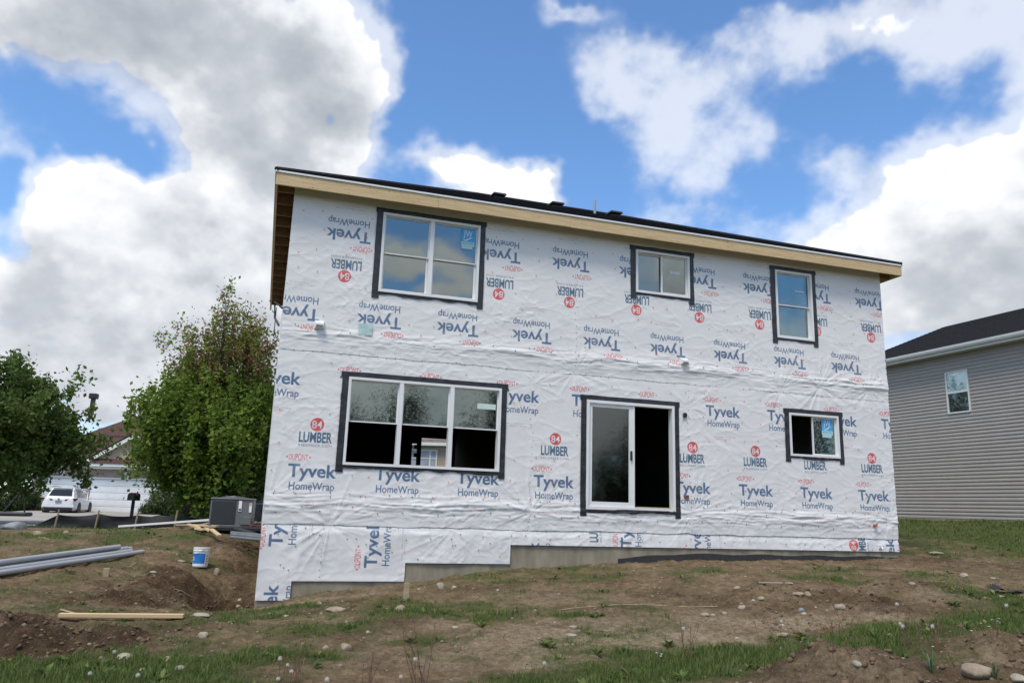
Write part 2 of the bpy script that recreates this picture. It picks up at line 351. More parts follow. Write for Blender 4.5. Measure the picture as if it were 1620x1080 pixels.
def _tps():
    n = len(CP); P = CP[:, :2]; r2 = ((P[:, None]-P[None])**2).sum(-1)
    A = np.zeros((n+3, n+3)); A[:n, :n] = _K(r2)+np.eye(n)*.02; A[:n, n] = 1; A[:n, n+1:] = P; A[n, :n] = 1; A[n+1:, :n] = P.T
    b = np.zeros(n+3); b[:n] = CP[:, 2]; return np.linalg.solve(A, b)
TW = _tps()
BUMPS = []     # (x, y, radius, height, roughness)
def H0(x, y):
    x = np.asarray(x, float); y = np.asarray(y, float); sh = x.shape; xf = x.ravel(); yf = y.ravel(); z = np.full(xf.shape, TW[-3])+TW[-2]*xf+TW[-1]*yf
    for i in range(len(CP)): z += TW[i]*_K((xf-CP[i, 0])**2+(yf-CP[i, 1])**2)
    z = z.reshape(sh)
    far = np.clip(.15*sstep(5, 40, x)*1.0, 0, 1)*1.2-1.1
    w = sstep(24, 52, np.hypot(x+2, y-22))
    return np.clip(z, -2.2, .5)*(1-w)+far*w
def ghit0(px, py):
    d = ray(px, py); t = np.linspace(3, 70, 3000)/d[1]; P = d[None]*t[:, None]
    b = P[:, 2] < H0(P[:, 0], P[:, 1]); i = int(np.argmax(b)) if b.any() else len(t)-1
    return P[i]
# humps of loose dirt: position read as a point on the ground, radius and height in metres
for px, py, r, h, ro in [(1225, 950, .62, .17, 1), (1330, 950, .35, .10, 1), (1440, 945, .75, .20, 1), (1380, 965, .4, .12, .9), (1350, 1075, .42, .17, 1.1), (1290, 1078, .3, .12, 1), (1240, 1079, .25, .1, 1), (1420, 1079, .32, .12, 1.1),
                         (1600, 1035, .45, .18, 1.1), (1560, 1075, .4, .1, 1), (30, 1012, .5, .15, 1.3), (110, 1018, .36, .09, 1.4), (195, 1012, .3, .06, 1.3), (0, 990, .4, .12, 1.3), (290, 925, .42, .16, 1.2), (240, 935, .45, .12, 1.1),
                         (375, 868, .5, .12, 1.2), (1500, 1000, .3, .05, .6), (1500, 895, 1.2, .08, .7), (330, 1000, .3, .06, .9), (210, 950, .4, .05, 1.2), (150, 950, .4, .03, .8), (262, 908, .35, .1, 1.2)]:
    p = ghit0(px, py); BUMPS.append((p[0], p[1], r, h, ro))
PITS = []
for px, py, r, h in [(335, 945, .6, .32), (365, 925, .45, .22), (255, 955, .2, .16), (395, 893, .35, .3), (388, 940, .6, .16), (265, 990, .22, .1), (325, 938, .15, .1), (1265, 985, .35, .05), (60, 1030, .35, .08)]:
    p = ghit0(px, py); PITS.append((p[0], p[1], r, h))
def rough(x, y):
    g = np.zeros_like(x)
    for bx, by, r, h, ro in BUMPS: g += ro*np.exp(-((x-bx)**2+(y-by)**2)/(1.25*r)**2)
    for bx, by, r, h in PITS: g += .9*np.exp(-((x-bx)**2+(y-by)**2)/(1.5*r)**2)
    return np.clip(g, 0, 1.5)
def H(x, y):
    x = np.asarray(x, float); y = np.asarray(y, float)
    z = H0(x, y)
    wx = x+.12*(vnoise(x*3, y*3, 301)-.5); wy = y+.12*(vnoise(x*3, y*3, 302)-.5)
    for bx, by, r, h, ro in BUMPS: z = z+h*np.exp(-(((wx-bx)**2+(wy-by)**2)/r**2)**1.3)
    for bx, by, r, h in PITS: z = z-h*np.exp(-(((wx-bx)**2+(wy-by)**2)/r**2)**1.3)
    near = 1-sstep(22, 40, np.hypot(x, y-10))
    R = rough(x, y)
    z = z+near*(.08*(fbm(x*.9, y*.9, 4, 21)-.5)+.06*(fbm(x*3.3, y*3.3, 4, 22, .6)-.5)+.05*(fbm(x*9, y*9, 3, 23, .6)-.5))
    rid = 1-np.abs(2*fbm(x*3.1, y*3.1, 5, 31, .6)-1)
    z = z+R*(.16*(fbm(x*2.6, y*2.6, 5, 24, .62)-.5)+.10*(rid-.8)+.05*(fbm(x*13, y*13, 3, 27)-.5))
    rg = 1-np.abs(2*fbm(x*5+.3*y, y*5, 4, 41, .6)-1); z = z+near*.035*(rg-.75)*sstep(.35, .6, fbm(x*.7, y*.7, 3, 43))
    return z
def ghit(px, py, tmax=70):
    d = ray(px, py); t = np.linspace(3, tmax, 2500)/d[1]; P = d[None]*t[:, None]
    b = P[:, 2] < H(P[:, 0], P[:, 1]); i = int(np.argmax(b)) if b.any() else len(t)-1
    return P[i]
def H1(x, y): return float(H(np.array([x]), np.array([y]))[0])

# grass cover in world space: (px, py, rx, ry metres, weight)
GR = []
for px, py, rx, ry, w in [(60, 1060, 1.3, .8, 1.1), (200, 1060, 1.2, .7, 1.1), (320, 1045, .8, .55, .8), (330, 990, .9, .3, .7), (450, 1000, .8, .4, .35), (480, 960, .7, .3, .6), (600, 955, .8, .5, .45), (690, 965, .9, .55, .65), (560, 990, .8, .4, .4), (640, 1010, .6, .3, .4), (540, 1040, .6, .3, .35),
        (920, 972, .35, .13, 1.1), (950, 1078, .9, .25, .9), (1080, 1062, .9, .4, 1.2), (1220, 1040, 1.1, .5, 1.25), (1360, 1020, 1.0, .6, 1.25), (1500, 1000, 1.1, .6, 1.2), (1600, 985, .9, .6, 1.1), (1450, 1050, .5, .4, .8), (1350, 925, .25, .8, .9), (1390, 955, .5, .4, .7), (1540, 945, .8, .8, .95), (1600, 960, .8, .5, .8), (1500, 915, 1.0, .6, .6), (1200, 905, 1.6, .5, .45), (1000, 905, 2.2, .5, .3), (1330, 900, 1.4, .45, .55), (800, 920, 1., .5, .25),
        (1500, 880, 3, 1.0, .6), (1600, 870, 2.5, 1.5, .8), (1560, 845, 4, 2, 1.0), (1460, 845, 2.5, 1.6, 1.0), (1440, 830, 3, 2, 1.0), (60, 850, 3, 1.5, .5), (180, 845, 2.5, 1.2, .5), (40, 870, 2, 1.5, .35), (250, 860, 2, 1., .3), (170, 885, 1.2, .6, .35), (100, 960, 1, .5, .2), (345, 905, .7, .5, .35), (240, 905, .4, .25, .4), (850, 1000, 2.2, 1, .12), (420, 975, .8, .3, .5), (820, 1040, 1.0, .35, .3)]:
    p = ghit0(px, py); GR.append((p[0], p[1], rx, ry, w))
def cover(x, y):
    x = np.asarray(x, float); y = np.asarray(y, float)
    g = np.zeros_like(x)
    for bx, by, rx, ry, w in GR: g = np.maximum(g, w*np.exp(-(((x-bx)/rx)**2+((y-by)/ry)**2)*.8))+0*g
    far = np.maximum(sstep(22.5, 25, y)*(x < -3), sstep(0, 1.2, x+1.2*y-34)*.85)
    far = np.maximum(far, sstep(30, 40, np.hypot(x, y-15)))
    far = np.maximum(far, sstep(5.5, 2.5, y)*.8)
    g = np.maximum(g, far)
    n = fbm(x*1.7, y*1.7, 5, 61, .6); base = .16*sstep(4.5, 0, x)*sstep(24, 12, y)+.05
    return np.clip(g+base+(n-.5)*1.5, 0, 1.2)*np.clip(1-.6*rough(x, y), .25, 1)

def axis(lo, hi, step, far, grow=1.13):
    c = list(np.arange(lo, hi+1e-6, step)); s = step
    a = [lo]
    while a[-1] > -far: s *= grow; a.append(a[-1]-s)
    s = step; b = [hi]
    while b[-1] < far: s *= grow; b.append(b[-1]+s)
    return np.array(a[1:][::-1]+c+b[1:])
def ground_material():
    m = bpy.data.materials.new('bare_soil_and_turf'); m.use_nodes = True; nt = m.node_tree; N = nt.nodes; L = nt.links; b = N['Principled BSDF']
    b.inputs['Roughness'].default_value = .97; b.inputs['Specular IOR Level'].default_value = .15
    tc = N.new('ShaderNodeTexCoord')
    def noise(s, d=6, r=.6):
        n = N.new('ShaderNodeTexNoise'); n.inputs['Scale'].default_value = s; n.inputs['Detail'].default_value = d; n.inputs['Roughness'].default_value = r; L.new(tc.outputs['Object'], n.inputs['Vector']); return n.outputs['Fac']
    def ramp(f, p0, c0, p1, c1):
        c = N.new('ShaderNodeValToRGB'); c.color_ramp.elements[0].position = p0; c.color_ramp.elements[1].position = p1; c.color_ramp.elements[0].color = (*c0, 1); c.color_ramp.elements[1].color = (*c1, 1); L.new(f, c.inputs[0]); return c.outputs[0]
    def mix(f, a, c):
        x = N.new('ShaderNodeMix'); x.data_type = 'RGBA'; L.new(f, x.inputs[0]); L.new(a, x.inputs[6]); L.new(c, x.inputs[7]); return x.outputs[2]
    soil = ramp(noise(1.4), .36, (.155, .103, .055), .66, (.31, .224, .130))
    soil = mix(ramp(noise(17, 7, .8), .45, (0, 0, 0), .66, (.75, .75, .75)), soil, ramp(noise(60, 2), .3, (.17, .12, .075), .7, (.38, .295, .195)))
    at_ = N.new('ShaderNodeAttribute'); at_.attribute_name = 'moist'
    soil = mix(at_.outputs['Fac'], soil, ramp(noise(3.5), .35, (.058, .035, .020), .7, (.13, .084, .050)))
    as_ = N.new('ShaderNodeAttribute'); as_.attribute_name = 'sand'
    soil = mix(as_.outputs['Fac'], soil, ramp(noise(30, 4, .7), .3, (.33, .25, .16), .7, (.54, .435, .30)))
    # speckle of small pale grit
    v = N.new('ShaderNodeTexVoronoi'); v.inputs['Scale'].default_value = 34; L.new(tc.outputs['Object'], v.inputs['Vector'])
    sp = ramp(v.outputs['Distance'], .10, (1, 1, 1), .2, (0, 0, 0))
    sc = N.new('ShaderNodeSeparateColor'); L.new(v.outputs['Color'], sc.inputs[0])
    mm = N.new('ShaderNodeMath'); mm.operation = 'GREATER_THAN'; mm.inputs[1].default_value = .6; L.new(sc.outputs[0], mm.inputs[0])
    m3 = N.new('ShaderNodeMath'); m3.operation = 'MULTIPLY'; L.new(sp, m3.inputs[0]); L.new(mm.outputs[0], m3.inputs[1])
    soil = mix(m3.outputs[0], soil, ramp(noise(9), .3, (.28, .23, .17), .7, (.5, .45, .37)))
    gr = ramp(noise(5, 6, .7), .35, (.04, .062, .016), .7, (.11, .13, .04))
    ac = N.new('ShaderNodeAttribute'); ac.attribute_name = 'cover'
    cv = N.new('ShaderNodeMath'); cv.operation = 'ADD'; L.new(ac.outputs['Fac'], cv.inputs[0]); nn = N.new('ShaderNodeMath'); nn.operation = 'MULTIPLY_ADD'; L.new(noise(14, 5, .75), nn.inputs[0]); nn.inputs[1].default_value = 1.1; nn.inputs[2].default_value = -.55; L.new(nn.outputs[0], cv.inputs[1])
    dk = ramp(noise(9, 10, .85), .40, (.38, .36, .34), .58, (1, 1, 1))  # dark flecks painted into the soil colour as shade in tiny cavities
    dm = N.new('ShaderNodeMix'); dm.data_type = 'RGBA'; dm.blend_type = 'MULTIPLY'; dm.inputs[0].default_value = .9; L.new(soil, dm.inputs[6]); L.new(dk, dm.inputs[7]); soil = dm.outputs[2]
    col = mix(ramp(cv.outputs[0], .22, (0, 0, 0), .75, (.9, .9, .9)), soil, gr)
    L.new(col, b.inputs['Base Color'])
    bp = N.new('ShaderNodeBump'); bp.inputs['Strength'].default_value = 1.0; bp.inputs['Distance'].default_value = .06; L.new(noise(20, 9, .78), bp.inputs['Height']); L.new(bp.outputs[0], b.inputs['Normal'])
    return m
def build_ground():
    xs = axis(-9, 10, .034, 700); ys = axis(5.4, 19, .034, 700)
    X, Y = np.meshgrid(xs, ys); Z = H(X, Y)
    nx, ny = len(xs), len(ys)
    V = np.stack([X.ravel(), Y.ravel(), Z.ravel()], 1)
    i = (np.arange(ny-1)[:, None]*nx+np.arange(nx-1)[None]).ravel()
    F = np.stack([i, i+1, i+1+nx, i+nx], 1)
    o = mesh_np('ground', V, F, ground_material(), smooth=True); tag(o, kind='structure')
    vattr(o, 'cover', cover(X, Y))
    mo = rough(X, Y)*.8
    for px, py, r, w in [(330, 935, 1.1, .8), (380, 900, .8, .9), (390, 860, 1.2, .9), (60, 1010, .9, .6), (260, 1000, .6, .5), (600, 995, .6, .45), (720, 1000, .35, .4)]:
        p = ghit0(px, py); mo = np.maximum(mo, w*np.exp(-((X-p[0])**2+(Y-p[1])**2)/r**2))
    for px, py, r in [(1440, 945, 1.1), (1340, 1078, .9), (1600, 1035, .8), (1225, 950, .9)]:
        p = ghit0(px, py); mo = mo*(1-.7*np.exp(-((X-p[0])**2+(Y-p[1])**2)/r**2))
    vattr(o, 'moist', np.clip(mo+(fbm(X*2, Y*2, 5, 71, .6)-.56)*1.3, 0, .9))
    sa = np.zeros_like(X)
    for px, py, rx, ry, w in [(1000, 1010, 1.9, 1.0, .95), (700, 1040, 1.3, .5, .5), (1330, 940, .8, .4, .4), (1200, 985, 1.4, .45, .9), (850, 1040, 1.2, .5, .6), (1100, 1040, 1.1, .3, .8), (500, 950, 1.2, .2, .6), (1340, 980, 1., .25, .7), (900, 950, 1.6, .4, .4), (1500, 955, .4, .2, .7), (1350, 1078, .8, .5, .35), (1590, 1060, .6, .5, .5)]:
        p = ghit0(px, py); sa = np.maximum(sa, w*np.exp(-(((X-p[0])/rx)**2+((Y-p[1])/ry)**2)))
    vattr(o, 'sand', np.clip(sa+(fbm(X*2.5, Y*2.5, 4, 72)-.5)*.8, 0, .85))
    return o
build_ground()

# ------------------------------------------------------------------ grass, weeds and gravel
def in_house(x, y, pad=.02):
    dx = x; dy = y-DW; lx = dx*math.cos(YAW)+dy*math.sin(YAW); ly = -dx*math.sin(YAW)+dy*math.cos(YAW)
    return (lx > -4.175-pad) & (lx < 8.71+pad) & (ly > -pad) & (ly < 9.1)
def on_drive(x, y):
    return (y > 25) & (y < 52) & (x > -18-.42*(y-27)-4.5) & (x < -15.2-.30*(y-27))
def blades(name, n, region, hmin, hmax, wid, tones, seed, power=1.0, clump=.5, lean=.95, thr=.3, fn=None):
    rs = np.random.RandomState(seed); x0, x1, y0, y1 = region
    # sample in depth so that density falls off with distance
    y = y0+(y1-y0)*rs.rand(n)**power; x = (x0+(x1-x0)*rs.rand(n))*(y/y1)
    c = cover(x, y) if fn is None else fn(x, y)
    cn = fbm(x*7, y*7, 4, seed+5, .6); c = c+(cn-.5)*clump*2.4
    k = (c-thr > rs.rand(n)*.75) & ~in_house(x, y) & ~on_drive(x, y); x = x[k]; y = y[k]; c = c[k]; n = len(x)
    z = H(x, y)-.01
    h = (hmin+(hmax-hmin)*rs.rand(n)**1.6)*np.clip(c, .3, 1.1)*(.35+1.3*cn[k]); a = rs.rand(n)*6.283; ln = lean*h*rs.rand(n)
    w = wid*(.6+.8*rs.rand(n))*(1+y/22)
    dx, dy = np.cos(a), np.sin(a); b = a+1.57+rs.randn(n)*.4; ex, ey = np.cos(b), np.sin(b)
    B = np.stack([x, y, z], 1)
    p0 = B+np.stack([ex*w, ey*w, 0*w], 1); p1 = B-np.stack([ex*w, ey*w, 0*w], 1)
    mid = B+np.stack([dx*ln*.35, dy*ln*.35, h*.6], 1); q0 = mid+np.stack([ex*w, ey*w, 0*w], 1)*.7; q1 = mid-np.stack([ex*w, ey*w, 0*w], 1)*.7
    tip = B+np.stack([dx*ln, dy*ln, h], 1)
    V = np.stack([p0, p1, q1, q0, tip], 1).reshape(-1, 3); i = np.arange(n)*5
    F = np.concatenate([np.stack([i, i+1, i+2], 1), np.stack([i, i+2, i+3], 1), np.stack([i+3, i+2, i+4], 1)])
    o = mesh_np(name, V, F, tones); vattr(o, 'tone', np.repeat(np.clip(rs.rand(n)*.75+.25*fbm(x, y, 3, 9), 0, 1), 5)); return o
GM = leaf_mat('grass_blades', (.05, .085, .018), (.15, .20, .05), (.34, .29, .14))
g1 = blades('grass', 520000, (-10.6, 10.6, 5.6, 13), .015, .085, .0021, GM, 5, .8)
tag(g1, 'short uneven green grass growing in patches over the bare soil', 'grass', kind='stuff')
g2 = blades('lawn_grass', 330000, (-26, 26, 12.5, 34), .025, .095, .0035, GM, 6, .9, thr=.28)
tag(g2, 'rough green grass on the far slopes beside the grey house and behind the black fence', 'grass', kind='stuff')
DM = leaf_mat('dry_grass', (.16, .12, .06), (.36, .29, .17))
g3 = blades('dry_grass', 110000, (-12, 12, 5.6, 15), .012, .06, .002, DM, 8, .8, lean=1.6, thr=.12, fn=lambda x, y: .12+.5*np.clip(cover(x, y), 0, .6))
tag(g3, 'pale dead grass stalks scattered thinly over the soil', 'dry grass', kind='stuff')

ICO = None
def ico(sub=1):
    import bmesh
    bm = bmesh.new(); bmesh.ops.create_icosphere(bm, subdivisions=sub, radius=1); V = np.array([v.co[:] for v in bm.verts]); F = np.array([[v.index for v in f.verts] for f in bm.faces]); bm.free(); return V, F
def pebbles():
    rs = np.random.RandomState(3); V0, F0 = ico(1); n = 9000
    y = 5.8+11*rs.rand(n)**.9; x = (rs.rand(n)*2-1)*.78*y; c = cover(x, y); sd = fbm(x*1.1, y*1.1, 3, 77)
    k = (rs.rand(n) > c*.9) & (sd+rs.rand(n)*.5 > .62) & ~in_house(x, y); x = x[k]; y = y[k]; n = len(x)
    r = .004+.022*rs.rand(n)**5.0; z = H(x, y)+r*.05
    S = np.stack([r*(.8+.7*rs.rand(n)), r*(.8+.7*rs.rand(n)), r*(.5+.4*rs.rand(n))], 1)
    a = rs.rand(n)*6.28; P = V0[None]*(1+.25*rs.randn(n, len(V0), 1)*.6)*S[:, None]
    ca, sa = np.cos(a)[:, None], np.sin(a)[:, None]; PX = P[..., 0]*ca-P[..., 1]*sa; PY = P[..., 0]*sa+P[..., 1]*ca
    P = np.stack([PX+x[:, None], PY+y[:, None], P[..., 2]+z[:, None]], -1).reshape(-1, 3)
    F = (F0[None]+(np.arange(n)*len(V0))[:, None, None]).reshape(-1, 3)
    o = mesh_np('gravel', P, F, leaf_mat('gravel_mix', (.12, .09, .06), (.26, .21, .155), (.42, .38, .32), 0)); vattr(o, 'tone', np.repeat(rs.rand(n)**1.2, len(V0)))
    tag(o, 'small pale pebbles and grit strewn across the bare soil', 'gravel', kind='stuff')
    # loose crumbs of earth on the dug banks
    n = 30000; y = 5.8+13*rs.rand(n); x = (rs.rand(n)*2-1)*.75*y; R = rough(x, y); k = (R > .1+rs.rand(n)*.9) & ~in_house(x, y); x = x[k]; y = y[k]; n = len(x)
    r = .005+.032*rs.rand(n)**4; z = H(x, y)+r*.1; P = V0[None]*(1+.5*rs.randn(n, len(V0), 1)*.6)*(r[:, None, None]*np.array([1, 1, .8])); P[..., 0] += x[:, None]; P[..., 1] += y[:, None]; P[..., 2] += z[:, None]
    F = (F0[None]+(np.arange(n)*len(V0))[:, None, None]).reshape(-1, 3)
    o = mesh_np('soil_clods', P.reshape(-1, 3), F, M_['soil']); tag(o, 'brown crumbs and clods of earth on the dug-over banks', 'soil', kind='stuff')
pebbles()
def weeds():
    # broad-leaved weeds: rosettes of longer leaves
    rs = np.random.RandomState(14); n = 900; y = 5.9+13*rs.rand(n); x = (rs.rand(n)*2-1)*.75*y; c = cover(x, y); k = (c > .25+.5*rs.rand(n)) & ~in_house(x, y); x = x[k]; y = y[k]
    V = []; T = []
    for cx, cy in zip(x, y):
        cz = H1(cx, cy); s = rs.uniform(.05, .13)
        for j in range(rs.randint(5, 11)):
            a = rs.rand()*6.28; up = rs.uniform(.3, 1.2); L = s*rs.uniform(.7, 1.3); w = L*.16; d = np.array([math.cos(a), math.sin(a), up]); d /= np.linalg.norm(d); e = np.array([-math.sin(a), math.cos(a), 0])
            b = np.array([cx, cy, cz]); V += [b, b+d*L*.5+e*w, b+d*L+np.array([0, 0, -.2*L]), b+d*L*.5-e*w]; T += [rs.rand()]*4
    V = np.array(V); i = np.arange(len(V)//4)*4; F = np.stack([i, i+1, i+2, i+3], 1); o = mesh_np('weeds', V, F, GM); vattr(o, 'tone', T)
    tag(o, 'low broad-leaved weeds dotted through the grass and soil', 'weeds', kind='stuff')
weeds()

# ------------------------------------------------------------------ printed lettering (rasterised in memory onto the wrap)
PPM = 230
def text_tris(s, off=0.0, spacing=1.0):
    c = bpy.data.curves.new('t', 'FONT'); c.body = s; c.offset = off; c.space_character = spacing; c.resolution_u = 5
    o = bpy.data.objects.new('t', c); COL.objects.link(o)
    me = o.to_mesh(); me.calc_loop_triangles()
    V = np.array([v.co[:2] for v in me.vertices]); T = np.array([t.vertices[:] for t in me.loop_triangles]); o.to_mesh_clear()
    bpy.data.objects.remove(o); bpy.data.curves.remove(c); return V, T
def raster(V, T, ppm, ss=3):
    """coverage bitmap (row 0 at the bottom) of triangles given in metres"""
    x0, y0 = V.min(0)-.004; x1, y1 = V.max(0)+.004; k = ppm*ss
    W = int(math.ceil((x1-x0)*ppm))*ss; Hh = int(math.ceil((y1-y0)*ppm))*ss; A = np.zeros((Hh, W), bool)
    P = (V-np.array([x0, y0]))*k
    for t in T:
        a, b, c = P[list(t)]; lx = max(0, int(min(a[0], b[0], c[0]))); hx = min(W, int(max(a[0], b[0], c[0]))+2); ly = max(0, int(min(a[1], b[1], c[1]))); hy = min(Hh, int(max(a[1], b[1], c[1]))+2)
        X, Y = np.meshgrid(np.arange(lx, hx)+.5, np.arange(ly, hy)+.5)
        e = lambda p, q: (q[0]-p[0])*(Y-p[1])-(q[1]-p[1])*(X-p[0])
        e1, e2, e3 = e(a, b), e(b, c), e(c, a); A[ly:hy, lx:hx] |= ((e1 >= 0) & (e2 >= 0) & (e3 >= 0)) | ((e1 <= 0) & (e2 <= 0) & (e3 <= 0))
    return A.reshape(Hh//ss, ss, W//ss, ss).mean((1, 3)).astype(np.float32), x0, y0
def fit(s, width, cap, off=0, spacing=1., shape=None, ref='T'):
    V, T = text_tris(s, off, spacing); R, _ = text_tris(ref, off); h = R[:, 1].max()-R[:, 1].min() if ref != 'T' else R[:, 1].max()
    V = V.copy(); V[:, 0] -= V[:, 0].min(); V[:, 0] *= width/V[:, 0].max(); V[:, 1] *= cap/h
    if shape: V = shape(V)
    return V, T
BLUE = (.055, .12, .235); RED = (.60, .06, .06); NAVY = (.035, .10, .18); WHITE_ = (.72, .73, .74); GREY = (.33, .36, .42)
class Stamp:
    """layers of (alpha, colour, x, y) around an origin, drawn upright"""
    def __init__(s): s.l = []
    def text(s, t, x, y, w, cap, col, op=1, **k):
        V, T = fit(t, w, cap, **k); A, ax, ay = raster(V, T, PPM); s.l.append((A*op, col, x+ax, y+ay)); return s
    def tri(s, P, col):
        A, ax, ay = raster(np.array(P, float), [(0, 1, 2)], PPM); s.l.append((A, col, ax, ay)); return s
    def disc(s, x, y, r, col):
        a = np.linspace(0, 2*math.pi, 33)[:-1]; V = np.concatenate([[[x, y]], np.stack([x+r*np.cos(a), y+r*np.sin(a)], 1)]); T = [(0, 1+i, 1+(i+1) % 32) for i in range(32)]
        A, ax, ay = raster(V, T, PPM); s.l.append((A, col, ax, ay)); return s
def oval(V):
    w = V[:, 0].max()/2; c = V[:, 1].max()/2; V = V.copy(); V[:, 1] = c+(V[:, 1]-c)*(1.14-.36*((V[:, 0]-w)/w)**2); return V
# origin = left end of the baseline of the large word
ST = Stamp()
ST.text('Tyvek', 0, 0, .80, .213, BLUE, off=.024)
ST.text('.', .825, 0, .02, .12, GREY)
ST.text('HomeWrap', .035, -.212, .745, .125, BLUE, off=.014); ST.text('.', .80, -.212, .016, .1, GREY)
ST.text('DUPONT', -.005, .275, .315, .098, RED, off=.004, shape=oval)
ST.tri([(-.055, .324), (-.022, .302), (-.022, .346)], RED); ST.tri([(.365, .324), (.332, .302), (.332, .346)], RED)
ST.text('THE ORIGINAL SECOND LAYER OF PROTECTION', .08, -.345, .62, .014, GREY, .28); ST.text('IIIIIIIIIIIIIIIIIIIIIIIIIIIIIIII', .08, -.375, .30, .012, GREY, .22); ST.text('IIIIIIIIIIIIIIIIIIIIIIIIIIIII', .42, -.375, .26, .012, GREY, .22)
ST.text('CALL 1-800-44-TYVEK', .12, -.428, .56, .020, BLUE, .75); ST.text('MADE IN THE USA', .23, -.472, .33, .026, RED, .8)
SL = Stamp()   # origin = left end of the baseline of LUMBER
SL.text('LUMBER', 0, 0, .55, .172, NAVY, off=.03); SL.text('84LUMBER.COM', .0, -.078, .55, .042, NAVY, .9, spacing=1.2)
SL.disc(.285, .30, .115, RED); SL.text('84', .198, .238, .172, .125, WHITE_, off=.012)
WX0, WZ0, WX1, WZ1 = -4.22, -1.72, 8.76, 5.68
TWd, THt = int((WX1-WX0)*PPM), int((WZ1-WZ0)*PPM)
def blank():
    r = np.random.RandomState(5); a = np.empty((THt, TWd, 3), np.float32)
    X, Z = np.meshgrid(np.linspace(WX0, WX1, TWd//6), np.linspace(WZ0, WZ1, THt//6))
    n = .985+.05*(fbm(X*.8, Z*.8, 5, 8)-.5)+.05*(fbm(X*5, Z*5, 4, 12)-.5)
    dirt = sstep(-.2, -1.4, Z)*.10*fbm(X*3, Z*3, 4, 15)
    n = np.repeat(np.repeat(n-dirt, 6, 0), 6, 1); n = np.pad(n, ((0, max(0, THt-n.shape[0])), (0, max(0, TWd-n.shape[1]))), 'edge')[:THt, :TWd]
    for c, v in enumerate((.73, .72, .715)): a[..., c] = v*n
    return a
def place(img, st, x, z, rot=0, clip=None, fade=1):
    """rot in quarter turns counter-clockwise; (x, z) = where the origin lands"""
    fr = np.random.RandomState(int(abs(x*991+z*77)) % 9999)
    for A, col, ax, ay in st.l:
        h, w = A.shape; w_, h_ = w/PPM, h/PPM
        B = np.rot90(A, -rot) if rot else A       # rows run upward, so ccw in space = -k here
        if rot == 0: px, pz = x+ax, z+ay
        elif rot == 2: px, pz = x-ax-w_, z-ay-h_
        elif rot == 1: px, pz = x-ay-h_, z+ax
        elif rot == 3: px, pz = x+ay, z-ax-w_
        i0 = int(round((px-WX0)*PPM)); j0 = int(round((pz-WZ0)*PPM)); bh, bw = B.shape
        a0, a1, c0, c1 = max(i0, 0), min(i0+bw, TWd), max(j0, 0), min(j0+bh, THt)
        if clip:
            a0 = max(a0, int((clip[0]-WX0)*PPM)); a1 = min(a1, int((clip[1]-WX0)*PPM)); c0 = max(c0, int((clip[2]-WZ0)*PPM)); c1 = min(c1, int((clip[3]-WZ0)*PPM))
        if a1 <= a0 or c1 <= c0: continue
        X, Z = np.meshgrid(np.arange(a0, a1)/PPM, np.arange(c0, c1)/PPM)
        wear = fade*(.93-.25*np.clip(fbm(X*9, Z*9, 3, 44)*2-1.05, 0, 1))
        al = (B[c0-j0:c1-j0, a0-i0:a1-i0]*wear)[..., None]
        img[c0:c1, a0:a1] = img[c0:c1, a0:a1]*(1-al)+np.array(col, np.float32)*al
def wrap_image():
    im = blank(); up = (-9, 99, 2.555, 99); mid = (-9, 99, -.365, 2.555); lo = (-9, 99, -9, -.365)
    for k in range(-1, 10):
        place(im, ST, -2.773+1.4425*k, 4.832, 2, up, .97); place(im, ST, -3.562+1.4482*k, 3.303, 2, up, .97)
        place(im, SL, -2.90+1.4425*k, 4.268, 2, up, .97)
        place(im, ST, -3.856+1.4496*k, .412, 0, mid); place(im, ST, 1.224-1.4496*4+1.4496*k, 1.958, 0, mid)
        place(im, SL, -3.725+1.4496*k, .998, 0, mid)
    # lowest course hung sideways, in cut pieces
    c1 = (-4.22, -3.22, -9, -.365); place(im, ST, -3.838, -.725, 1, c1); place(im, ST, -3.838, -2.115, 1, c1)
    c2 = (-3.22, -1.80, -9, -.365); place(im, ST, -2.275, -1.045, 1, c2)
    c3 = (-1.80, .46, -9, -.365); place(im, ST, -.78, -2.42+.66, 1, (-1.80, .46, -.97, -.90))
    place(im, ST, .62, -1.37, 1, (.46, 1.6, -9, -.365)); place(im, SL, 1.785, -.556, 1, (1.6, 1.9, -9, -.365)); place(im, ST, 2.465, -.655, 1, (1.9, 3.2, -9, -.365))
    place(im, ST, 3.955, -.93, 1, (3.3, 5.6, -9, -.365)); place(im, SL, 7.84, -.80, 1, (7.2, 8.1, -9, -.365)); place(im, ST, 8.57, -1.16, 1, (8.2, 8.76, -9, -.365))
    img = bpy.data.images.new('wrap_print', TWd, THt, alpha=False); px = np.ones((THt, TWd, 4), np.float32)
    s = np.clip(im, 0, 1); px[..., :3] = np.where(s < .0031308, s*12.92, 1.055*s**(1/2.4)-.055)
    img.pixels.foreach_set(px.ravel()); img.update(); img.pack(); return img
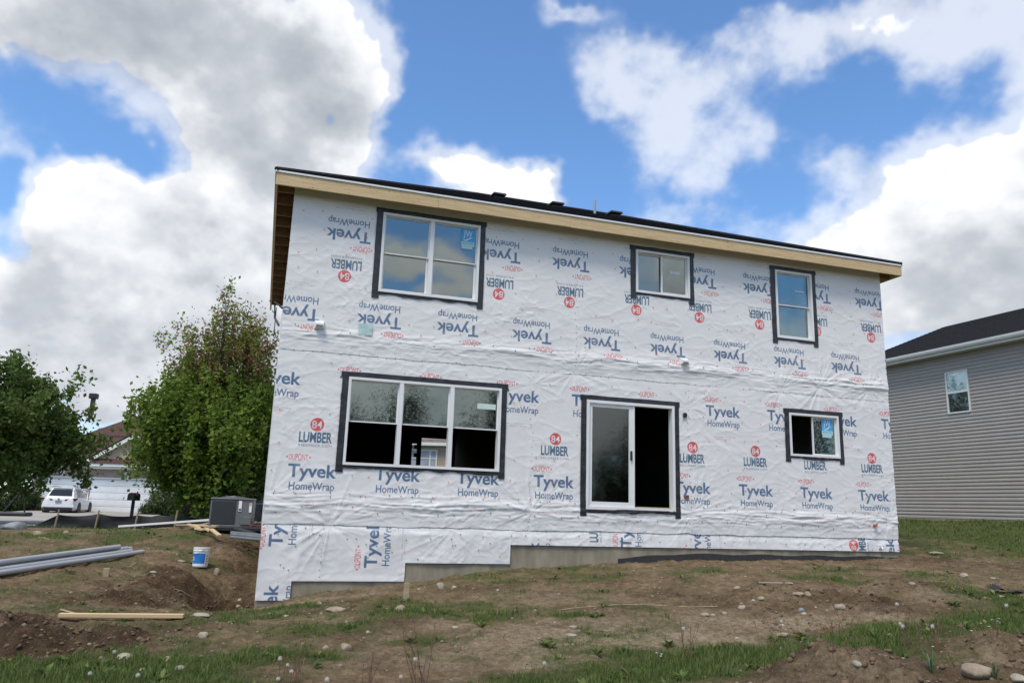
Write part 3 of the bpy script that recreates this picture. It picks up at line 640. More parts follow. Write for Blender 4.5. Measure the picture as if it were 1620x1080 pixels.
def wrap_material():
    m = bpy.data.materials.new('printed_house_wrap'); m.use_nodes = True; nt = m.node_tree; N = nt.nodes; L = nt.links; b = N['Principled BSDF']
    b.inputs['Roughness'].default_value = .5; b.inputs['Specular IOR Level'].default_value = .3
    uv = N.new('ShaderNodeUVMap'); im = N.new('ShaderNodeTexImage'); im.image = wrap_image(); im.interpolation = 'Cubic'; L.new(uv.outputs[0], im.inputs[0]); L.new(im.outputs[0], b.inputs['Base Color'])
    tc = N.new('ShaderNodeTexCoord'); n = N.new('ShaderNodeTexNoise'); n.inputs['Scale'].default_value = 7; n.inputs['Detail'].default_value = 7; n.inputs['Distortion'].default_value = .9; L.new(tc.outputs['Object'], n.inputs['Vector'])
    bp = N.new('ShaderNodeBump'); bp.inputs['Strength'].default_value = .22; bp.inputs['Distance'].default_value = .02; L.new(n.outputs['Fac'], bp.inputs['Height']); L.new(bp.outputs[0], b.inputs['Normal'])
    return m
M_['wrap'] = wrap_material()

# ------------------------------------------------------------------ the house under construction
HB = 1.75                                   # its base lies this far below eye level
house = empty('house', (0, DW, -HB), YAW, 'two-storey house under construction sheathed in white printed wrap, with black-taped windows', 'house')
HL = (0, 0, HB)
# openings: (name, x0, x1, z0, z1)
WIN = dict(W1=(-2.575, -.716, 3.76, 5.275), W2=(2.571, 3.80, 4.347, 5.25), W3=(5.891, 6.827, 3.732, 5.24), W4=(-2.969, -.18, .646, 2.168), DR=(1.528, 3.404, .04, 2.09), W5=(6.09, 7.329, 1.253, 2.147))
def wrap_disp(x, z):
    """how far the loose sheet stands off the sheathing, metres"""
    d = .010*fbm(x*1.3, z*1.3, 4, 201)
    q1 = fbm(x*5.1+z*3.0, z*5.5-x*2.1, 3, 221, .5); q2 = fbm(x*4.3-z*4.0, z*5.1+x*2.6, 3, 222, .5); pm = sstep(.42, .62, fbm(x*1.1, z*1.1, 3, 223))
    pm = sstep(.5, .72, fbm(x*.8, z*.8, 3, 223)); d += (.0006+.0045*pm)*(1-np.abs(2*q1-1))**6+(.0006+.004*pm)*(1-np.abs(2*q2-1))**6
    wx = x+.25*(fbm(x*2, z*2, 2, 202)-.5); wz = z+.10*(fbm(x*1.1, z*1.6, 2, 203)-.5)
    n = fbm(wx*.9+wz*1.0, wz*3.0-wx*1.1, 3, 204, .5); d += .0042*(1-np.abs(2*n-1))**9
    n = fbm(wx*1.0-wz*1.2, wz*2.8+wx*1.2, 3, 214, .5); d += .0042*(1-np.abs(2*n-1))**9
    fold = lambda sx, sz, s: (1-np.abs(2*fbm(wx*sx, wz*sz, 3, s, .45)-1))**3
    a = np.exp(-((z-2.86)/.15)**2)*sstep(2.58, 2.72, z); b = np.exp(-((z+.02)/.18)**2)*sstep(-.35, -.22, z)
    k1 = sstep(.3, .65, fbm(x*.9, z*.5, 3, 231)); k2 = sstep(.3, .65, fbm(x*.9+7, z*.5, 3, 232)); d += a*(.026*k1*fold(.7, 8, 205)+.016*fold(1.5, 18, 206)+.008*fold(3, 30, 216)); d += b*(.026*k2*fold(.65, 8.5, 207)+.016*fold(1.4, 17, 208)+.008*fold(3, 30, 218))
    # creases that radiate from where the sheet is pinned hard
    for cx, cz, r, am in ((-3.1, -.36, .9, .016), (.45, -.05, .8, .018), (3.76, .05, .8, .016), (3.75, 2.1, .5, .012), (.46, 2.3, .5, .010), (6.9, 2.75, .9, .016), (5.9, 2.6, .6, .014), (1.28, 2.6, .6, .012), (-4.1, .1, .8, .014), (8.2, 2.8, .6, .012), (7.9, -.2, .6, .010), (-1.0, -.4, .7, .010), (1.28, 4.1, .4, .007), (-.5, 3.5, .5, .008), (8.5, 0, .8, .012)):
        R = np.hypot(x-cx, z-cz)+1e-6; th = np.arctan2(z-cz, x-cx); u = fbm(th*3.2+cx, R*.6+cz, 3, 209, .5)
        d += am*(1-np.abs(2*u-1))**3*np.exp(-(R/r)**2)*sstep(.02, .18, R)
    low = sstep(-.4, -.5, z); n = fbm(x*1.9, z*.8, 3, 210); d += low*.018*(1-np.abs(2*n-1))**2
    return d
def cells(x0, x1, z0, z1, holes, step):
    def ax(a, b, br):
        p = sorted(set([round(a, 4), round(b, 4)]+[round(v, 4) for v in br if a < v < b])); o = []
        for i in range(len(p)-1):
            k = max(1, int(math.ceil((p[i+1]-p[i])/step))); o += list(np.linspace(p[i], p[i+1], k+1)[:-1])
        return np.array(o+[p[-1]])
    xs = ax(x0, x1, [v for h in holes for v in h[:2]]); zs = ax(z0, z1, [v for h in holes for v in h[2:]])
    X, Z = np.meshgrid(xs, zs); nx, nz = len(xs), len(zs); cx = (xs[1:]+xs[:-1])/2; cz = (zs[1:]+zs[:-1])/2; CX, CZ = np.meshgrid(cx, cz); keep = np.ones(CX.shape, bool)
    for a, b, c, d in holes: keep &= ~((CX > a) & (CX < b) & (CZ > c) & (CZ < d))
    i = (np.arange(nz-1)[:, None]*nx+np.arange(nx-1)[None])[keep]; F = np.stack([i, i+1, i+1+nx, i+nx], 1)
    used = np.unique(F); mp = np.full(nx*nz, -1); mp[used] = np.arange(len(used)); return X.ravel()[used], Z.ravel()[used], mp[F]
def sheet(name, m, x0, x1, z0, z1, holes, step, yf, label=None, kind=None, wob=0):
    x, z, F = cells(x0, x1, z0, z1, holes, step); y = yf(x, z); z = z+wob*np.exp(-((z-z0)/.02)**2)*(fbm(x*2.2, x*0, 4, 88)-.5)
    o = mesh_np(name, np.stack([x, y, z], 1), F, m, house, smooth=True, loc=HL)
    u = o.data.uv_layers.new(name='UVMap'); vi = np.zeros(len(o.data.loops), np.int32); o.data.loops.foreach_get('vertex_index', vi)
    U = np.stack([(x-WX0)/(WX1-WX0), (z-WZ0)/(WZ1-WZ0)], 1)[vi].astype(np.float32); u.data.foreach_set('uv', U.ravel()); tag(o, label, kind=kind); return o
HOL = [(a+.02, b-.02, c+.02, d-.02) for a, b, c, d in WIN.values()]
XL, XR = -4.175, 8.707
lap = lambda x, e: .004*sstep(e-.03, e+.03, x)
sheet('house_wrap', M_['wrap'], XL-.006, XR+.006, 2.558, 5.62, HOL, .018, lambda x, z: -.0095-wrap_disp(x, z)-lap(x, 1.28), 'upper white wrap with its printing upside down', wob=.05)
sheet('house_wrap', M_['wrap'], XL-.006, XR+.006, -.366, 2.575, HOL, .018, lambda x, z: -.006-wrap_disp(x, z)*(1-.35*sstep(2.45, 2.575, z))-lap(x, .45)-lap(x, 3.75), 'middle white wrap with upright printing', wob=.05)
ST_ = [(-9, 9.9, -9, -1.563)]
lowh = [(-3.642, 9.9, -9, -1.262), (-1.79, 9.9, -9, -.958), (.083, 9.9, -9, -.628)]
sheet('house_wrap', M_['wrap'], XL-.006, XR+.006, -1.563, -.34, lowh, .018, lambda x, z: -.004-wrap_disp(x, z)*sstep(-.34, -.42, z)-.012*np.clip(fbm(x*3, z*0, 3, 77), 0, 1)*sstep(.12, 0, z-np.where(x < -3.642, -1.563, np.where(x < -1.79, -1.262, np.where(x < .083, -.958, -.628)))), 'lowest white wrap with its printing turned sideways, stepped along the foundation')
sheet('sheathing', M_['osb'], XL, XR, -1.5, 5.60, HOL+[(-3.6, 9.9, -9, -1.2), (-1.75, 9.9, -9, -.9), (.1, 9.9, -9, -.6)], .4, lambda x, z: 0*x+.01)
# side and front walls
b = MB(); b.box(XL, XL+.14, .02, 8.9, -.6, 5.5); b.build('wall', M_['wrap'], house, loc=HL)
b = MB(); b.box(XR-.14, XR, .02, 8.9, -.6, 5.5); b.build('wall', M_['wrap'], house, loc=HL)
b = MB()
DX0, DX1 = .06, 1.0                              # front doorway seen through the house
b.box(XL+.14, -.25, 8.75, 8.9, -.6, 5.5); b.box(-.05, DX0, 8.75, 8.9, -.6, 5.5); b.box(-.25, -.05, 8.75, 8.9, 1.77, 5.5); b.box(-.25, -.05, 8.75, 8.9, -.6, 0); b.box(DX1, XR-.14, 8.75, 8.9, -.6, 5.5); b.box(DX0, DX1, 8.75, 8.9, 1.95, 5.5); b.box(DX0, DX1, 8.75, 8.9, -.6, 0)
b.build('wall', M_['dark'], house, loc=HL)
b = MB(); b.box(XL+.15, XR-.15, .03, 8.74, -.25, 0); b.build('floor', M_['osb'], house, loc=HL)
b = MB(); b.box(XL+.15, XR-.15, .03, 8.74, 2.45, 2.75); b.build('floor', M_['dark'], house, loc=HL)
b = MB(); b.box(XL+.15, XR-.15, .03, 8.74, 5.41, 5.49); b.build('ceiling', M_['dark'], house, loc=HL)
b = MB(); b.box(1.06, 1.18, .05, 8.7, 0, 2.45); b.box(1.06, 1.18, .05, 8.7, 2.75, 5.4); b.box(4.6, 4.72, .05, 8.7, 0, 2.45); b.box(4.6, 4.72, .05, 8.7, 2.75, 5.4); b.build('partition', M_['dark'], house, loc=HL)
for x, y in ((-2.9, 3.2), (-2.35, 6.1), (-.45, 2.8), (2.2, 4.4), (2.75, 4.4), (3.2, 4.4)):
    b = MB(); b.box(x, x+.04, y, y+.1, .001, 2.449); b.build('stud', M_['lumber'], house, loc=HL)
b = MB(); b.box(-.30, -.255, 8.5, 8.74, .001, 1.77); b.build('door_jamb', M_['lumber'], house, loc=HL)
for z_ in (1.60, 1.36): b = MB(); b.box(-.20, -.10, 8.44, 8.5, z_, z_+.11); b.build('switch_box', M_['black'], house, loc=HL)
# foundation: stepped concrete, tarred at its foot
b = MB()
for a, c, t in ((XL, -3.642, -1.5), (-3.642, -1.79, -1.2), (-1.79, .083, -.9), (.083, XR, -.58)): b.box(a, c, -.001, .25, -2.3, t)
b.box(XL, XL+.22, .25, 8.9, -2.3, -.62); b.box(XR-.22, XR, .25, 8.9, -2.3, -.62); b.box(XL+.22, XR-.22, 8.68, 8.9, -2.3, -.62)
fo = b.build('foundation', M_['concrete'], house, loc=HL)
for x in (-2.72, -.85, 1.45, 2.35, 3.85, 5.1, 6.35, 7.6): b = MB(); b.box(x, x+.012, -.004, -.001, -1.9, -.63 if x > .1 else (-.96 if x > -1.79 else -1.27)); b.build('form_line', M_['concrete'], fo)
b = MB(); xs = np.linspace(2.2, XR, 40); V = []
for x in xs: V.append((x, -.006, -2.2)); V.append((x, -.006, -.735+.012*math.sin(x*5)-.10*max(0, (3.6-x)/1.4)))
b.add(V, [(2*i, 2*i+2, 2*i+3, 2*i+1) for i in range(39)]); b.build('damp_proofing', M_['tar'], fo)
# cap nails
rs = np.random.RandomState(21)
def caps(name, pts, m, r=.0125):
    b = MB()
    for x, z in pts:
        if any(a-.1 < x < c+.1 and d-.12 < z < e+.1 for a, c, d, e in WIN.values()): continue
        y = -.014-float(wrap_disp(np.array([x]), np.array([z]))[0])-.008
        b.add([(x, y-.003, z)]+[(x+r*math.cos(a*math.pi/3), y, z+r*math.sin(a*math.pi/3)) for a in range(6)], [(0, 1+(i+1) % 6, 1+i) for i in range(6)])
    o = b.build(name, m, house, loc=HL); tag(o, kind='stuff')
P = [(x+rs.randn()*.05, z+rs.randn()*.05) for x in np.arange(-4.05, 8.7, .41) for z in (3.75, 4.1, 4.4, 4.75, 5.1, 1.45, 1.9, 2.35, .95, .5)]; P = [p for p in P if rs.rand() < .68]
P += [(x+rs.randn()*.03, .17+rs.randn()*.02) for x in np.arange(-4.05, 8.7, .3)]+[(x+rs.randn()*.04, 3.2+rs.randn()*.06) for x in np.arange(-4, 8.6, .5)]
caps('orange_cap', P, M_['orange'])
P = [(x+rs.randn()*.08, z+rs.randn()*.05) for x in np.arange(-4.05, 8.7, .45) for z in (-.15, .12, -.5, 2.95)]+[(rs.uniform(-4, -1.9), rs.uniform(-1.15, -.5)) for _ in range(16)]+[(rs.uniform(-1.7, 0), rs.uniform(-.9, -.45)) for _ in range(7)]
caps('green_cap', P, M_['green'])
P = [(x, 2.56+rs.randn()*.008) for x in np.arange(-4.1, 8.6, .16) if rs.rand() < .7]+[(x, -.375+rs.randn()*.01) for x in np.arange(-4.1, 8.6, .18) if rs.rand() < .75]+[(e+rs.randn()*.02, z) for e in (.44, 3.74) for z in np.arange(-.3, 2.5, .13)]+[(1.28+rs.randn()*.015, z) for z in np.arange(2.6, 5.3, .13)]+[(-3.2+rs.randn()*.01, z) for z in np.arange(-1.2, -.4, .11)]
caps('staple', P, M_['dcap'], .0085)

# ---- windows
def tape_strip(parent, x0, x1, z0, z1, ragged=0, seed=0):
    nx = max(2, int((x1-x0)/.03)); nz = max(2, int((z1-z0)/.03)); xs = np.linspace(x0, x1, nx+1); zs = np.linspace(z0, z1, nz+1); X, Z = np.meshgrid(xs, zs)
    Zd = Z.copy()
    if ragged: Zd = z1-(z1-Z)*(1-ragged*fbm(X*4, X*0, 3, seed+3)*1.2)
    e = .004*(fbm(X*5, Z*5, 2, seed)-.5)
    Y = -.021-wrap_disp(X, Zd)*.9-.002-.005*fbm(X*14, Zd*14, 3, seed+9)
    Xd = X+e*(nx > nz)*0+np.where(nx < nz, .010*(fbm(X*0, Z*3, 3, seed+1)-.5), 0); Zd = Zd+np.where(nx > nz, .012*(fbm(X*3, Z*0, 3, seed+2)-.5), 0)
    i = (np.arange(nz)[:, None]*(nx+1)+np.arange(nx)[None]).ravel(); F = np.stack([i, i+1, i+nx+2, i+nx+1], 1)
    return mesh_np('flashing_tape', np.stack([Xd.ravel(), Y.ravel(), Zd.ravel()], 1), F, M_['tape'], parent, smooth=True)
def sticker(parent, x0, x1, z0, z1, y):
    w, h = x1-x0, z1-z0
    b = MB(); b.box(x0, x1, y-.002, y, z0+h*.36, z1); o = b.build('sticker', mat('blue_sticker', (.05, .36, .68), .5, .04, 4), parent); tag(o, 'blue and pale green maker\'s sticker')
    b = MB(); b.box(x0, x1, y-.002, y, z0+h*.14, z0+h*.359); b.box(x0+w*.05, x1-w*.12, y-.002, y, z0, z0+h*.139); b.build('sticker_foot', mat('pale_sticker', (.38, .62, .66), .5, .04, 4), o)
    V, T = fit('JW', w*.66, h*.30, off=.0)
    V3 = [(x0+w*.17+p[0], y-.0035, z0+h*.60+p[1]) for p in V]; b = MB(); b.add(V3, [tuple(t) for t in T])
    # swoosh under the letters and the small line of print
    n = 14; S = []
    for i in range(n+1):
        t = i/n; xx = x0+w*(.12+.76*t); zz = z0+h*(.44+.15*t**2-.03*math.sin(t*6)); th = h*.035*math.sin(math.pi*t); S += [(xx, y-.0035, zz-th), (xx, y-.0035, zz+th)]
    b.add(S, [(2*i, 2*i+2, 2*i+3, 2*i+1) for i in range(n)]); b.build('sticker_print', M_['white'], o)
    b = MB(); V, T = fit('JELD WEN', w*.8, h*.055); b.add([(x0+w*.1+p[0], y-.0035, z0+h*.25+p[1]) for p in V], [tuple(t) for t in T]); b.build('sticker_print', mat('sticker_ink', (.05, .2, .3), .6, .05, 4), o)
def pane(parent, x0, x1, z0, z1, y, m='glass', name='pane'):
    b = MB(); b.box(x0, x1, y, y+.006, z0, z1); return b.build(name, M_[m], parent)
def base_frame(name, k, label, bottom=.035, w=.045):
    x0, x1, z0, z1 = WIN[k]; b = MB(); b.ring(x0, x1, z0, z1, w, -.052, .10); o = b.build(name, M_['vinyl'], house, loc=HL); tag(o, label)
    tw = .115
    tape_strip(o, x0-.135, x1+.125, z1-.008, z1+.09, 0, int(abs(x0)*10)); tape_strip(o, x0-.115, x0+.012, z0-.125, z1-.005, 0, 3); tape_strip(o, x1-.012, x1+.105, z0-.125, z1-.005, 0, 5)
    tape_strip(o, x0+.012, x1-.012, z0-.085, z0+.01, .55, 7)
    b = MB(); b.box(x0+.0, x1-.0, -.03, .0, z0-.022, z0-.001); b.build('nail_fin', M_['lumber'], o)
    b = MB(); b.ring(x0-.02, x1+.02, z0-.02, z1+.02, .02, .012, .15); b.build('rough_opening', M_['lumber'], o)
    return o
def sash(parent, x0, x1, z0, z1, y, w=.032, m='glass', d=.03, glass=True):
    b = MB(); b.ring(x0, x1, z0, z1, w, y, y+d); s = b.build('sash', M_['vinyl'], parent)
    if glass: pane(parent, x0+w, x1-w, z0+w, z1-w, y+d*.5, m)
    return s
def hung(k, label, n, lower_open=False):
    x0, x1, z0, z1 = WIN[k]; o = base_frame('window', k, label); f = .045; mu = .075; wd = (x1-x0-2*f-(n-1)*mu)/n; zm = (z0+z1)/2
    for i in range(n):
        a = x0+f+i*(wd+mu); c = a+wd
        if i: b = MB(); b.box(a-mu, a, -.05, .09, z0+f, z1-f); b.build('mullion', M_['vinyl'], o)
        sash(o, a, c, zm-.018, z1-f, .004, w=.022)
        if lower_open:
            sash(o, a+.004, c-.004, zm+.005, z1-f-.004, .045, w=.035)
        else:
            sash(o, a+.002, c-.002, z0+f, zm+.012, .036, w=.034)
    return o
w1 = hung('W1', 'wide upstairs double window with a blue sticker', 2)
w3 = hung('W3', 'tall narrow upstairs window on the right', 1)
w4 = hung('W4', 'triple downstairs window with its lower sashes raised', 3, True)
sticker(w1, -1.075, -.815, 4.79, 5.20, -.004+.012)
def slider(k, label, left, st):
    x0, x1, z0, z1 = WIN[k]; o = base_frame('window', k, label); f = .045; xm = (x0+x1)/2
    if left: sash(o, x0+f, xm+.02, z0+f, z1-f, .036, w=.03)
    sash(o, xm-.022, x1-f, z0+f, z1-f, .002, w=.03)
    if st: sticker(o, 6.93, 7.21, 1.68, 2.08, .010)
    return o
w2 = slider('W2', 'small upstairs sliding window', True, False)
w5 = slider('W5', 'small downstairs sliding window, its left half open, with a blue sticker', False, True)
for o, (a, c, d, e) in ((w2, (3.36, 3.6, 4.84, 4.90)), (w3, (6.42, 6.66, 4.81, 4.84)), (w4, (-.62, -.27, 1.77, 1.87))):
    b = MB(); b.box(a, c, .012, .014, d, e); b.build('paper_label', mat('pale_label', (.55, .66, .62), .6, .08, 8), o)
x0, x1, z0, z1 = WIN['DR']
dr = base_frame('patio_door', 'DR', 'white sliding patio door, its right half standing open', w=.055)
xm = (x0+x1)/2
b = MB(); b.ring(x0+.055, xm+.03, z0+.055, z1-.055, .07, -.02, .02, wb=.09); s = b.build('door_leaf', M_['vinyl'], dr); pane(s, x0+.125, xm-.04, z0+.145, z1-.125, 0, 'screen')
b = MB(); b.ring(x0+.10, xm+.0, z0+.10, z1-.08, .03, .035, .06); b.build('screen_frame', M_['steelgrey'], dr)
b = MB(); b.box(x0+.13, xm-.04, .04, .05, 1.02, 1.045); b.build('screen_bar', M_['black'], dr)
b = MB(); b.box(xm-.02, xm+.015, -.055, -.02, .98, 1.16, .006); b.build('handle', M_['black'], dr)
b = MB(); b.box(xm+.03, xm+.075, -.03, .06, z0+.055, z1-.055); b.build('meeting_stile', M_['vinyl'], dr)
b = MB(); b.box(xm+.075, x1-.055, .02, .12, z0+.055, z0+.075); b.build('threshold', M_['lumber'], dr)

# ---- eaves, fascia and roof
e = .30; EX0, EX1 = XL-e, XR+e; ZF0, ZF1 = 5.395, 5.628; ED = 8.9+e
js = [EX0, -1.62, 1.02, 4.55, EX1]
for i in range(4):
    b = MB(); b.box(js[i]+(.0015 if i else 0), js[i+1]-.0015, -e-.038-(.002 if i % 2 else 0), -e, ZF0+(.004 if i % 2 else 0), ZF1, .003); b.build('fascia_board', M_['pine'], house, loc=HL)
for x, s_ in ((EX0, -1), (EX1, 1)):
    b = MB(); b.box(min(x, x+s_*.038), max(x, x+s_*.038), -e-.036, ED, ZF0+.002, ZF1-.002); b.build('fascia_board', M_['pine'], house, loc=HL)
b = MB(); b.box(EX0-.045, EX1+.045, -e-.056, -e-.042, ZF1-.006, ZF1+.026); b.box(EX0-.06, EX0-.045, -e-.056, ED, ZF1-.006, ZF1+.026); b.box(EX1+.045, EX1+.06, -e-.056, ED, ZF1-.006, ZF1+.026); b.build('drip_edge', M_['drip'], house, loc=HL)
rn = random.Random(4); b = MB(); V = []
for _ in range(230):
    x = rn.uniform(EX0, EX1); z = rn.choice([ZF0+.04, ZF0+.12, ZF0+.2])+rn.uniform(-.03, .03); r = rn.uniform(.003, .008); z = min(max(z, ZF0+.02), ZF1-.02)
    b.add([(x-r, -e-.042, z), (x, -e-.042, z-r), (x+r, -e-.042, z), (x, -e-.042, z+r)], [(0, 1, 2, 3)])
tag(b.build('nail_heads_and_knots', mat('knot', (.16, .07, .025), .8, .3, 9), house, loc=HL), kind='stuff')
# truss tails under the left, right and rear eaves
def tail(x0, x1, y0, y1): b = MB(); b.box(x0, x1, y0, y1, ZF0+.01, ZF1-.01); b.build('rafter_tail', M_['osb'], house, loc=HL)
for i in range(15):
    y = .0+.61*i; tail(EX0, XL, y, y+.038); tail(XR, EX1, y, y+.038)
for i in range(22):
    x = -4.0+.61*i
    if x < XR-.05: b = MB(); b.box(x, x+.038, -e, -.06, ZF0+.13, ZF1-.01); b.build('rafter_tail', M_['lumber'], house, loc=HL)
PT = 5.5/12; ZR = ZF1+.03
def roof():
    yA, yB = -e-.05, ED+.05; xA, xB = EX0-.05, EX1+.05; hh = (yB-yA)/2; rz = ZR+hh*PT
    R0, R1 = (xA+hh, yA+hh, rz), (xB-hh, yA+hh, rz)
    A, B, C, D = (xA, yA, ZR), (xB, yA, ZR), (xB, yB, ZR), (xA, yB, ZR)
    mb = MB(); rr = random.Random(7)
    for P, Q, U, W in ((A, B, R1, R0), (B, C, R1, R1), (C, D, R0, R1), (D, A, R0, R0)):
        P, Q, U, W = map(Vector, (P, Q, U, W)); nrm = (Q-P).cross(W-P).normalized(); n = 36
        for i in range(n):
            t0, t1 = i/n, min(1, (i+1.02)/n); a, b_, c, d = P.lerp(W, t0), Q.lerp(U, t0), Q.lerp(U, t1), P.lerp(W, t1)
            th = .013
            L = (b_-a).length; k = max(1, int(L/.9))
            for j in range(k):
                s0, s1 = j/k, (j+1)/k; th = .013+rr.uniform(-.003, .004)
                p = [a.lerp(b_, s0), a.lerp(b_, s1), d.lerp(c, s1), d.lerp(c, s0)]
                mb.add([p[0]+nrm*th, p[1]+nrm*th, p[2]+nrm*.002, p[3]+nrm*.002, p[0]-nrm*.004, p[1]-nrm*.004], [(0, 1, 2, 3), (4, 5, 1, 0)])
    o = mb.build('shingles', M_['shingle'], house, loc=HL); tag(o, 'black asphalt shingles laid in courses', kind='stuff')
    m2 = MB(); m2.add([A, B, C, D, R0, R1], [(0, 1, 5, 4), (1, 2, 5), (2, 3, 4, 5), (3, 0, 4)]); m2.v = [(x, y, z-.012) for x, y, z in m2.v]; m2.build('roof_deck', M_['osb'], house, loc=HL)
    m3 = MB()
    for p, q in ((A, R0), (B, R1), (C, R1), (D, R0), (R0, R1)): m3.tube([Vector(p)+Vector((0, 0, .012)), Vector(q)+Vector((0, 0, .012))], .045, 6)
    m3.build('ridge_cap', M_['shingle'], house, loc=HL); return rz, hh
rz, hh = roof()
def wall_ray(px, py, off):
    d = ray(px, py); n = np.array([-math.sin(YAW), math.cos(YAW), 0]); t = (DW*math.cos(YAW)+off)/(n@d); P = d*t; ax = np.array([math.cos(YAW), math.sin(YAW), 0]); return float((P-np.array([0, DW, 0]))@ax), float(P[2])
for px in (787, 879, 971):
    yy = 3.75; x, _ = wall_ray(px, 320, yy); z = ZR+(yy+e)*PT
    b = MB(); z -= .05; b.box(x-.12, x+.12, yy-.13, yy+.13, z-.05, z+.13); b.add([(x-.17, yy-.22, z+.10), (x+.17, yy-.22, z+.10), (x+.17, yy+.2, z+.15), (x-.17, yy+.2, z+.15), (x-.15, yy-.19, z+.15), (x+.15, yy-.19, z+.15), (x+.15, yy+.17, z+.19), (x-.15, yy+.17, z+.19)], [(0, 3, 2, 1), (4, 5, 6, 7), (0, 1, 5, 4), (1, 2, 6, 5), (2, 3, 7, 6), (3, 0, 4, 7)])
    b.build('roof_vent', M_['black'], house, loc=HL)
x, _ = wall_ray(941, 332, 3.0); b = MB(); z = ZR+(3+e)*PT; b.tube([(x, 3, z-.1), (x, 3, z+.38)], .032, 12); b.build('vent_pipe', M_['pvc'], house, loc=HL)
# ---- things fixed to the wall
def hood(x, z):
    b = MB(); b.box(x-.085, x+.085, -.05, -.02, z-.075, z+.075, .006); b.add([(x-.07, -.05, z+.06), (x+.07, -.05, z+.06), (x+.07, -.05, z-.05), (x-.07, -.05, z-.05), (x-.07, -.12, z+.02), (x+.07, -.12, z+.02), (x+.07, -.12, z-.05), (x-.07, -.12, z-.05)], [(0, 1, 5, 4), (4, 5, 6, 7), (0, 4, 7, 3), (1, 2, 6, 5), (3, 7, 6, 2)])
    o = b.build('vent_hood', M_['white'], house, loc=HL); b = MB(); b.box(x-.06, x+.06, -.123, -.12, z-.045, z-.015); b.build('vent_flap', M_['steelgrey'], o)
hood(-3.55, 3.035); hood(3.633, 3.006)
b = MB(); b.lathe([(.0, 0), (.045, 0), (.05, .004), (.05, .02), (.0, .02)], n=16); o = b.build('light_box', M_['black'], house, loc=(3.639, -.03, HB+1.929), rot=(math.pi/2, 0, 0)); b = MB(); b.tube([(3.61, -.04, 1.96), (3.58, -.06, 1.9), (3.60, -.06, 1.83)], .006, 6); b.build('wire', M_['red'], house, loc=HL)
b = MB(); b.box(3.60, 3.70, -.045, -.01, .30, .37, .004); b.build('outlet_box', mat('brown_box', (.16, .07, .04), .6, .1, 9), house, loc=HL)
b = MB(); b.tube([(8.085, .0, -.1), (8.085, -.09, -.1)], .018, 10); b.box(8.055, 8.115, -.05, -.03, -.13, -.07, .004); o = b.build('gas_stub', M_['copper'], house, loc=HL); b = MB(); b.tube([(8.04, -.085, -.12), (8.12, -.1, -.10)], .012, 8); b.build('valve_handle', M_['red'], o); b = MB(); b.tube([(8.10, -.07, -.09), (8.13, -.09, -.06)], .014, 8); b.build('tag', M_['green'], o)
b = MB(); b.tube([(8.20, .0, -.53), (8.20, -.10, -.53), (8.19, -.13, -.58)], .016, 10); b.tube([(8.17, -.06, -.50), (8.27, -.06, -.50)], .01, 8); b.box(8.17, 8.30, -.05, -.03, -.57, -.50, .004); b.build('hose_tap', M_['white'], house, loc=HL)
# translucent patch on the upper sheet
b = MB(); b.box(-2.87, -2.63, -.045, -.042, 2.93, 3.14); b.build('clear_tape_patch', mat('pale_green_patch', (.42, .58, .56), .35, .2, 12), house, loc=HL)
# loose edge of the side wrap standing off the right corner
zs = np.linspace(-.55, 2.0, 40); V = []
for z in zs:
    k = .075*math.exp(-((z-.45)/.75)**4); V += [(XR+.008, .0, z), (XR+.012+k, .09, z), (XR+.008+k*.6, .3, z), (XR+.005, .6, z)]
b = MB(); b.add(V, [(4*i+j, 4*i+j+1, 4*i+j+5, 4*i+j+4) for i in range(39) for j in range(3)]); b.build('loose_wrap_edge', mat('plain_wrap', (.66, .66, .70), .5, .03, 3), house, smooth=True, loc=HL)
# dangling bits at the left corner, under the eave
b = MB(); b.tube([(XL-.02, .3, 3.35), (XL-.16, .5, 3.5), (XL-.13, .5, 3.2), (XL-.05, .4, 3.05)], .02, 6); b.tube([(XL-.12, .5, 3.4), (XL-.12, .5, 2.85)], .008, 5); b.build('cable_drop', M_['black'], house, loc=HL)

